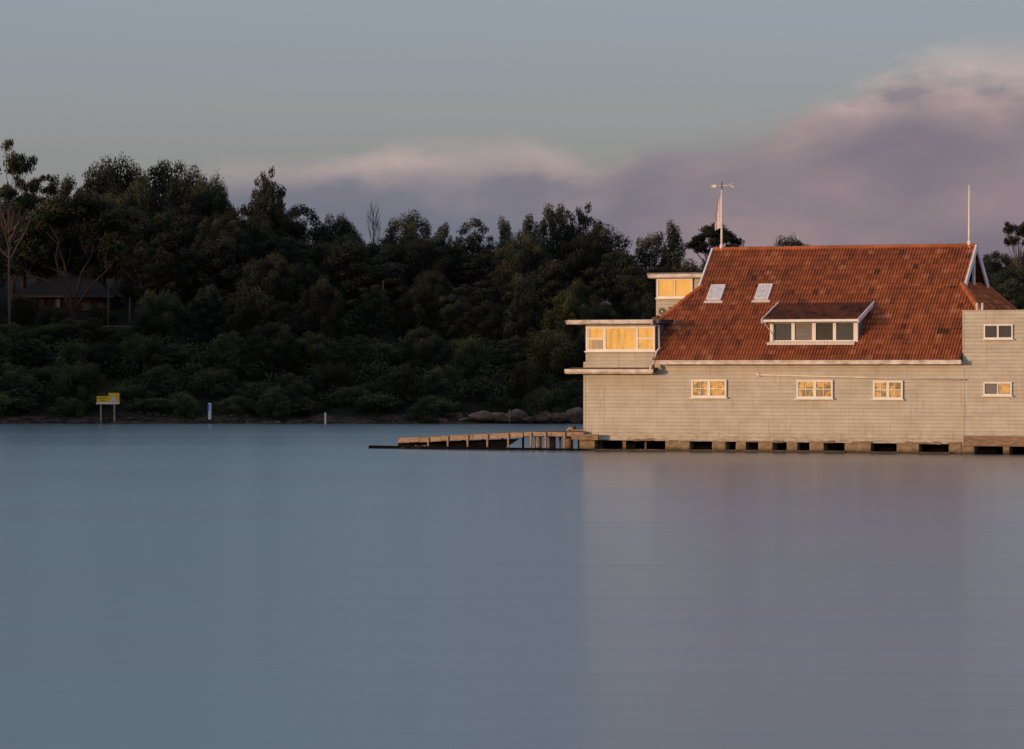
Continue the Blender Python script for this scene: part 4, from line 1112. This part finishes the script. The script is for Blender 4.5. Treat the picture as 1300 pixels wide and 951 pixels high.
# thin trunks behind the rail
for k, (px, y0, y1) in enumerate(((137, 360, 412), (164, 378, 411))):
    m = MB(); Y = 252; m.tube([(0, 0, -1), (.05, 0, zat(y0, Y) - zat(y1 + 3, Y))], [.07, .05], 8)
    o = m.build('dead_tree', M['bark'], None, smooth=True); o.location = (ground_pt(px, Y), Y, zat(y1 + 3, Y))
    tag(o, ('taller thin bare trunk', 'shorter thin bare trunk')[k] + ' standing behind the pale rail fence', 'tree trunk')
# pale pole on the hillside
m = MB(); Y = 253; m.tube([(0, 0, -5), (0, 0, .95)], .03, 8); m.beam((-.12, 0, .93), (.05, 0, .93), .04, .04)
o = m.build('utility_pole', M['bark_pale'], None); o.location = (ground_pt(486.5, 253), 253, zat(374, 253)); tag(o, 'thin pale pole halfway up the dark slope below the bare tree', 'pole')

# ------------------------------------------------------------------ sign, marker posts, rocks
SY = 225.2; sx = ground_pt(136.3, SY)
def sgx(px): return ground_pt(px, SY) - sx
def sgz(py): return zat(py, SY)
sg = empty('sign', 'yellow warning sign with a white triangle on two posts in the shallows', 'sign', (sx, SY, 0))
m = MB(); m.box(sgx(122.8), sgx(138.0), -.02, .02, sgz(511.2), sgz(503.0)); m.box(sgx(138.0), sgx(151.6), -.021, .02, sgz(511.2), sgz(498.9)); m.build('board', M['sign_yellow'], sg)
m = MB(); m.box(sgx(122.2), sgx(151.4), -.03, .025, sgz(513.1), sgz(511.2)); m.build('white_strip', M['sign_white'], sg)
m = MB()
for (a, b_, y) in ((124, 136.2, 505.6), (128, 134.0, 508.8)): m.box(sgx(a), sgx(b_), -.028, -.0205, sgz(y + .35), sgz(y - .35))
m.build('lettering_line', M['sign_black'], sg)
m = MB(); zc = -.03
m.quad((sgx(139.8), zc, sgz(509.6)), (sgx(148.6), zc, sgz(509.6)), (sgx(144.2), zc, sgz(501.6))); m.build('triangle', M['sign_violet'], sg)
m = MB(); m.beam((sgx(144.2), -.036, sgz(507.6)), (sgx(144.2), -.036, sgz(504.2)), .01, .04); m.beam((sgx(142.6), -.036, sgz(508.4)), (sgx(145.8), -.036, sgz(508.4)), .01, .03); m.build('pictogram', M['sign_yellow'], sg)
for px in (127.9, 145.0):
    m = MB(); m.box(sgx(px) - .045, sgx(px) + .045, .021, .09, -.8, sgz(500 if px > 140 else 504)); m.build('post', M['timber_pale'], sg)
for px, y0, y1, w_, mt, lb in ((266.2, 512.3, 527.4, .2, 'sign_white', 'blue and white marker post standing on the far bank'), (413, 524.6, 536, .11, 'white', 'slim white marker post at the water edge of the far shore')):
    Y = 227.2 if px < 300 else 225.6; r = empty('marker_post', lb, 'post', (ground_pt(px, Y), Y, 0))
    m = MB(); m.tube([(0, 0, min(terr(ground_pt(px, Y), Y), zat(y1, Y)) - .3), (0, 0, zat(y0, Y))], w_ / 2, 12); m.build('post', M[mt], r)
    m = MB(); m.tube([(0, 0, zat(y0, Y) - .0), (0, 0, zat(y0, Y) + .03)], [w_ / 2, w_ / 4], 12); m.build('post_cap', M['sign_white'], r)
    if px < 300:
        m = MB(); m.box(-w_ / 2 - .012, -.01, -w_ / 2 - .012, w_ / 2 + .012, zat(522, Y), zat(512.6, Y)); m.build('blue_band', M['blue'], r)
m = MB(); Y = 226; m.tube([(0, 0, -.5), (0, 0, 1.0)], .035, 8); o = m.build('stake', M['timber'], None); o.location = (ground_pt(647, Y), Y, -.1); tag(o, 'thin brown stake in front of the boulders on the far shore', 'stake')

def rock(px, py0, py1, wpx, Y, label, seed, group='boulders along the far shore'):
    rg = random.Random(seed); bm = bmesh.new(); bmesh.ops.create_icosphere(bm, subdivisions=3, radius=1)
    hw_ = wpx / F * Y / 2; z1, z0 = zat(py0, Y), zat(py1, Y)
    off = [Vector((rg.uniform(-1, 1), rg.uniform(-1, 1), rg.uniform(-1, 1))).normalized() for _ in range(9)]
    for v in bm.verts:
        for o_ in off:
            d_ = v.co.dot(o_)
            if d_ > .68: v.co -= o_ * (d_ - .68) * .85
        v.co *= 1 + .04 * math.sin(v.co.x * 9 + seed) * math.sin(v.co.z * 7 + seed * 2)
        v.co = Vector((v.co.x * hw_ * 1.2, v.co.y * hw_ * .9, v.co.z * (z1 - z0) * .62))
    me = bpy.data.meshes.new('boulder'); bm.to_mesh(me); bm.free()
    o = link('boulder', me, M['rock']); o.location = (ground_pt(px, Y), Y, (z0 + z1) / 2 - .03); tag(o, label, 'boulder', group)
RK = [(612, 522, 534, 34, 'reddish low boulder, leftmost of the big shore boulders'), (632, 524, 535, 30, 'dark low boulder beside the thin brown stake'), (655, 520, 534, 28, 'rounded reddish boulder right of the thin brown stake'),
      (688, 521, 534, 22, 'small reddish boulder in the gap left of the pale boulder'), (707, 522, 535, 26, 'pale rounded boulder near the boathouse corner'), (731, 518, 535, 26, 'large pale brown boulder nearest the boathouse corner'), (758, 520, 535, 30, 'boulder partly hidden behind the boathouse corner'),
      (645, 529, 536, 22, 'flat dark boulder low at the foot of the thin stake'), (671, 528, 536, 20, 'flat dark boulder at the water between the reddish boulders'),
      (560, 531, 536, 20, 'small flat boulder alone left of the boulder group'), (590, 530, 536, 22, 'flat brown boulder at the left end of the boulder group')]
for i, (px, a, b_, w_, lb) in enumerate(RK): rock(px, a, b_, w_, 226.6, lb, i + 3)
# pebbly bank strip, uncountable
mb = MB(); rg = random.Random(17)
for k in range(700):
    px = rg.uniform(-40, 600); Y = rg.uniform(226.2, 227.8); x = ground_pt(px, Y); s_ = rg.uniform(.03, .10) if rg.random() < .93 else rg.uniform(.12, .2); z = max(terr(x, Y), .02)
    mb.tube([(x - s_, Y, z), (x - s_ * .5, Y, z + s_ * .35), (x + s_ * .6, Y, z + s_ * .3), (x + s_, Y, z)], [s_ * .1, s_ * .5, s_ * .45, s_ * .1], 6, caps=False)
m_, nt, p = new_mat('bank_stones'); co = objc(nt)
nt.links.new(ramp(nt, noise(nt, co, .5, 4, .6), [(.46, (.008, .007, .006)), (.60, (.075, .045, .03)), (.74, (.20, .11, .06))]), p.inputs['Base Color']); p.inputs['Roughness'].default_value = .95
o = mb.build('pebbles', m_, None, smooth=True); o['kind'] = 'stuff'; o['label'] = 'orange brown stones scattered along the far bank at the waterline'; o['category'] = 'stones'
# undergrowth filling the slope between the trees
cl = []
for k in range(420):
    px = rg.uniform(-80, 1000); Y = rg.uniform(228.5, 275); x = ground_pt(px, Y)
    if Y > 248 and -10 < px < 210: continue
    cl.append((x, Y, terr(x, Y) + .3, rg.uniform(.8, 1.6), .9, rg.uniform(.6, 1.1), rg.random() * .6))
me = leaves_mesh('undergrowth', cl, 34, .12, 77, M['leaf_bush'])
o = bpy.data.objects.new('undergrowth', me); COL.objects.link(o); o['kind'] = 'stuff'; o['label'] = 'dark scrubby undergrowth covering the slope between the trees'; o['category'] = 'undergrowth'

# ------------------------------------------------------------------ SKY
SUN_EL, SUN_AZ = 5.0, 241.0        # azimuth clockwise from +Y
world_ = bpy.data.worlds.new('World'); scene.world = world_; world_.use_nodes = True
nt = world_.node_tree; nt.nodes.clear(); out = nt.nodes.new('ShaderNodeOutputWorld')
sky = N(nt, 'ShaderNodeTexSky', sky_type='NISHITA', sun_disc=False, sun_elevation=R(SUN_EL), sun_rotation=R(SUN_AZ), air_density=1.0, dust_density=1.5, ozone_density=1.0)
bg0 = N(nt, 'ShaderNodeBackground'); nt.links.new(sky.outputs[0], bg0.inputs[0]); bg0.inputs[1].default_value = .05
tc_ = nt.nodes.new('ShaderNodeTexCoord'); gv = tc_.outputs['Generated']
sep = N(nt, 'ShaderNodeSeparateXYZ'); nt.links.new(gv, sep.inputs[0])
el = math_n(nt, 'ARCSINE', sep.outputs[2]); az = math_n(nt, 'ARCTAN2', sep.outputs[0], sep.outputs[1])
# clear-sky gradient (by elevation, radians); paler and greyer low down
g1 = ramp(nt, math_n(nt, 'MULTIPLY', el, 1 / 1.5708), [(0, (.12, .14, .20)), (.022, (.14, .155, .20)), (.040, (.178, .193, .242)), (.062, (.190, .224, .308)), (.11, (.215, .275, .37)), (.24, (.37, .50, .65)), (.40, (.35, .48, .62)), (1, (.10, .19, .31))])
# cloud bank: its top edge rises to the right
azn = math_n(nt, 'ADD', math_n(nt, 'MULTIPLY', az, 1 / .36), .5)
EDG = [(.0, 0), (.20, .040), (.26, .056), (.345, .0545), (.42, .0600), (.47, .058), (.515, .0606), (.565, .054), (.60, .0615), (.655, .0630), (.709, .0660), (.765, .0775), (.805, .0850), (.845, .0845), (.90, .082), (1, .09)]
edge = ramp(nt, azn, [(p_, (e_ / .12,) * 3) for p_, e_ in EDG], 'B_SPLINE')
fade = ramp(nt, azn, [(.20, (0, 0, 0)), (.29, (1, 1, 1))], 'B_SPLINE')
patch = ramp(nt, azn, [(p_, (e_,) * 3) for p_, e_ in [(.24, .6), (.33, .35), (.41, 1), (.455, .5), (.50, .6), (.53, .8), (.57, .15), (.66, .12), (.73, .35), (.79, .9), (.84, 1), (.88, .5), (.93, 1), (1, .6)]], 'B_SPLINE')
cv = N(nt, 'ShaderNodeCombineXYZ'); nt.links.new(az, cv.inputs[0]); nt.links.new(el, cv.inputs[1])
cn = noise(nt, mapping(nt, cv.outputs[0], (30, 66, 1), (3.1, .7, 0)), 1.0, 5, .55)
cn2 = noise(nt, mapping(nt, cv.outputs[0], (17, 34, 1), (7.3, 2.2, 0)), 1.0, 4, .5)
ed = math_n(nt, 'ADD', math_n(nt, 'MULTIPLY', edge, .12), math_n(nt, 'MULTIPLY', math_n(nt, 'SUBTRACT', cn, .5), .014))
dlt = math_n(nt, 'SUBTRACT', ed, el)
soft = math_n(nt, 'MULTIPLY', math_n(nt, 'SUBTRACT', cn2, .30), .04)
soft = math_n(nt, 'MAXIMUM', soft, .005)
msk = N(nt, 'ShaderNodeMapRange', interpolation_type='SMOOTHSTEP'); nt.links.new(math_n(nt, 'DIVIDE', dlt, soft), msk.inputs[0]); msk.inputs[1].default_value = -.6; msk.inputs[2].default_value = 1.0
mk_ = math_n(nt, 'MULTIPLY', math_n(nt, 'MULTIPLY', msk.outputs[0], .92), fade)
bodyc = mixc(nt, ramp(nt, azn, [(.45, (0, 0, 0)), (.68, (1, 1, 1))]), (.185, .185, .235), (.228, .186, .222))
body = mixc(nt, 1.0, bodyc, ramp(nt, cn2, [(.30, (.74, .80, .90)), (.5, (1, 1, 1)), (.70, (1.42, 1.26, 1.16))]), 'MULTIPLY')
lit = mixc(nt, math_n(nt, 'MULTIPLY', math_n(nt, 'SUBTRACT', cn, .34, clamp=True), 5.0, clamp=True), (.27, .235, .26), (.74, .53, .45))
rim = N(nt, 'ShaderNodeMapRange', interpolation_type='SMOOTHSTEP'); nt.links.new(math_n(nt, 'DIVIDE', dlt, math_n(nt, 'ADD', .008, math_n(nt, 'MULTIPLY', math_n(nt, 'POWER', azn, 4), .030))), rim.inputs[0]); rim.inputs[1].default_value = 1.0; rim.inputs[2].default_value = .0
cn3 = noise(nt, mapping(nt, cv.outputs[0], (24, 44, 1), (1.7, 9.2, 0)), 1.0, 4, .5)
inner = math_n(nt, 'MULTIPLY', math_n(nt, 'MULTIPLY', math_n(nt, 'SUBTRACT', cn3, .54, clamp=True), 3.5, clamp=True), ramp(nt, math_n(nt, 'MULTIPLY', dlt, 12), [(0, (1, 1, 1)), (.42, (0, 0, 0))]))
body = mixc(nt, inner, body, (.44, .34, .335))
cc = mixc(nt, math_n(nt, 'MULTIPLY', rim.outputs[0], patch), body, lit)
# warm western glow around the setting sun, banded by cloud
sdv = Vector((math.sin(R(SUN_AZ)), math.cos(R(SUN_AZ)), 0))
dt = N(nt, 'ShaderNodeVectorMath', operation='DOT_PRODUCT'); nt.links.new(gv, dt.inputs[0]); dt.inputs[1].default_value = sdv
gl = math_n(nt, 'POWER', math_n(nt, 'MAXIMUM', dt.outputs['Value'], 0), 5)
gl = math_n(nt, 'MULTIPLY', gl, math_n(nt, 'POWER', math_n(nt, 'SUBTRACT', 1, math_n(nt, 'ABSOLUTE', sep.outputs[2]), clamp=True), 7), clamp=True)
wc = N(nt, 'ShaderNodeCombineXYZ'); nt.links.new(az, wc.inputs[0]); nt.links.new(math_n(nt, 'MULTIPLY', el, 4), wc.inputs[1])
band = math_n(nt, 'ADD', .7, math_n(nt, 'MULTIPLY', noise(nt, wc.outputs[0], 16, 4), .6))
glowc = mixc(nt, band, (.95, .45, .12), (1.35, .85, .32))
hi = math_n(nt, 'MULTIPLY', math_n(nt, 'MULTIPLY', math_n(nt, 'SUBTRACT', el, .10, clamp=True), 9, clamp=True), ramp(nt, azn, [(.42, (0, 0, 0)), (.60, (1, 1, 1))]))
g1 = mixc(nt, math_n(nt, 'MULTIPLY', hi, .8), g1, (.35, .31, .42))
bg1 = N(nt, 'ShaderNodeBackground'); nt.links.new(g1, bg1.inputs[0])
ad = N(nt, 'ShaderNodeAddShader'); nt.links.new(bg0.outputs[0], ad.inputs[0]); nt.links.new(bg1.outputs[0], ad.inputs[1])
bg2 = N(nt, 'ShaderNodeBackground'); nt.links.new(cc, bg2.inputs[0])
m1 = N(nt, 'ShaderNodeMixShader'); nt.links.new(mk_, m1.inputs[0]); nt.links.new(ad.outputs[0], m1.inputs[1]); nt.links.new(bg2.outputs[0], m1.inputs[2])
bg3 = N(nt, 'ShaderNodeBackground'); nt.links.new(glowc, bg3.inputs[0])
m2 = N(nt, 'ShaderNodeMixShader'); nt.links.new(math_n(nt, 'MULTIPLY', gl, .85), m2.inputs[0]); nt.links.new(m1.outputs[0], m2.inputs[1]); nt.links.new(bg3.outputs[0], m2.inputs[2])
nt.links.new(m2.outputs[0], out.inputs[0])

sun = bpy.data.lights.new('sun', 'SUN'); sun.energy = 2.9; sun.angle = R(5); sun.color = (1.0, .60, .33)
so = bpy.data.objects.new('sun', sun); COL.objects.link(so)
dv = Vector((math.sin(R(SUN_AZ)) * math.cos(R(SUN_EL)), math.cos(R(SUN_AZ)) * math.cos(R(SUN_EL)), math.sin(R(SUN_EL))))
so.rotation_euler = dv.to_track_quat('Z', 'Y').to_euler(); so.location = dv * 300

# ------------------------------------------------------------------ camera
cam = bpy.data.cameras.new('camera'); cam.sensor_width = 36; cam.lens = F / 1300 * 36
cam.shift_y = -(951 / 2 - HY) / 1300; cam.clip_end = 6000; cam.clip_start = .5
co_ = bpy.data.objects.new('camera', cam); COL.objects.link(co_); co_.location = (0, 0, CAMZ); co_.rotation_euler = (R(90), 0, 0)
scene.camera = co_
scene.view_settings.view_transform = 'Standard'; scene.view_settings.look = 'None'; scene.view_settings.exposure = 0
scene.cycles.max_bounces = 6
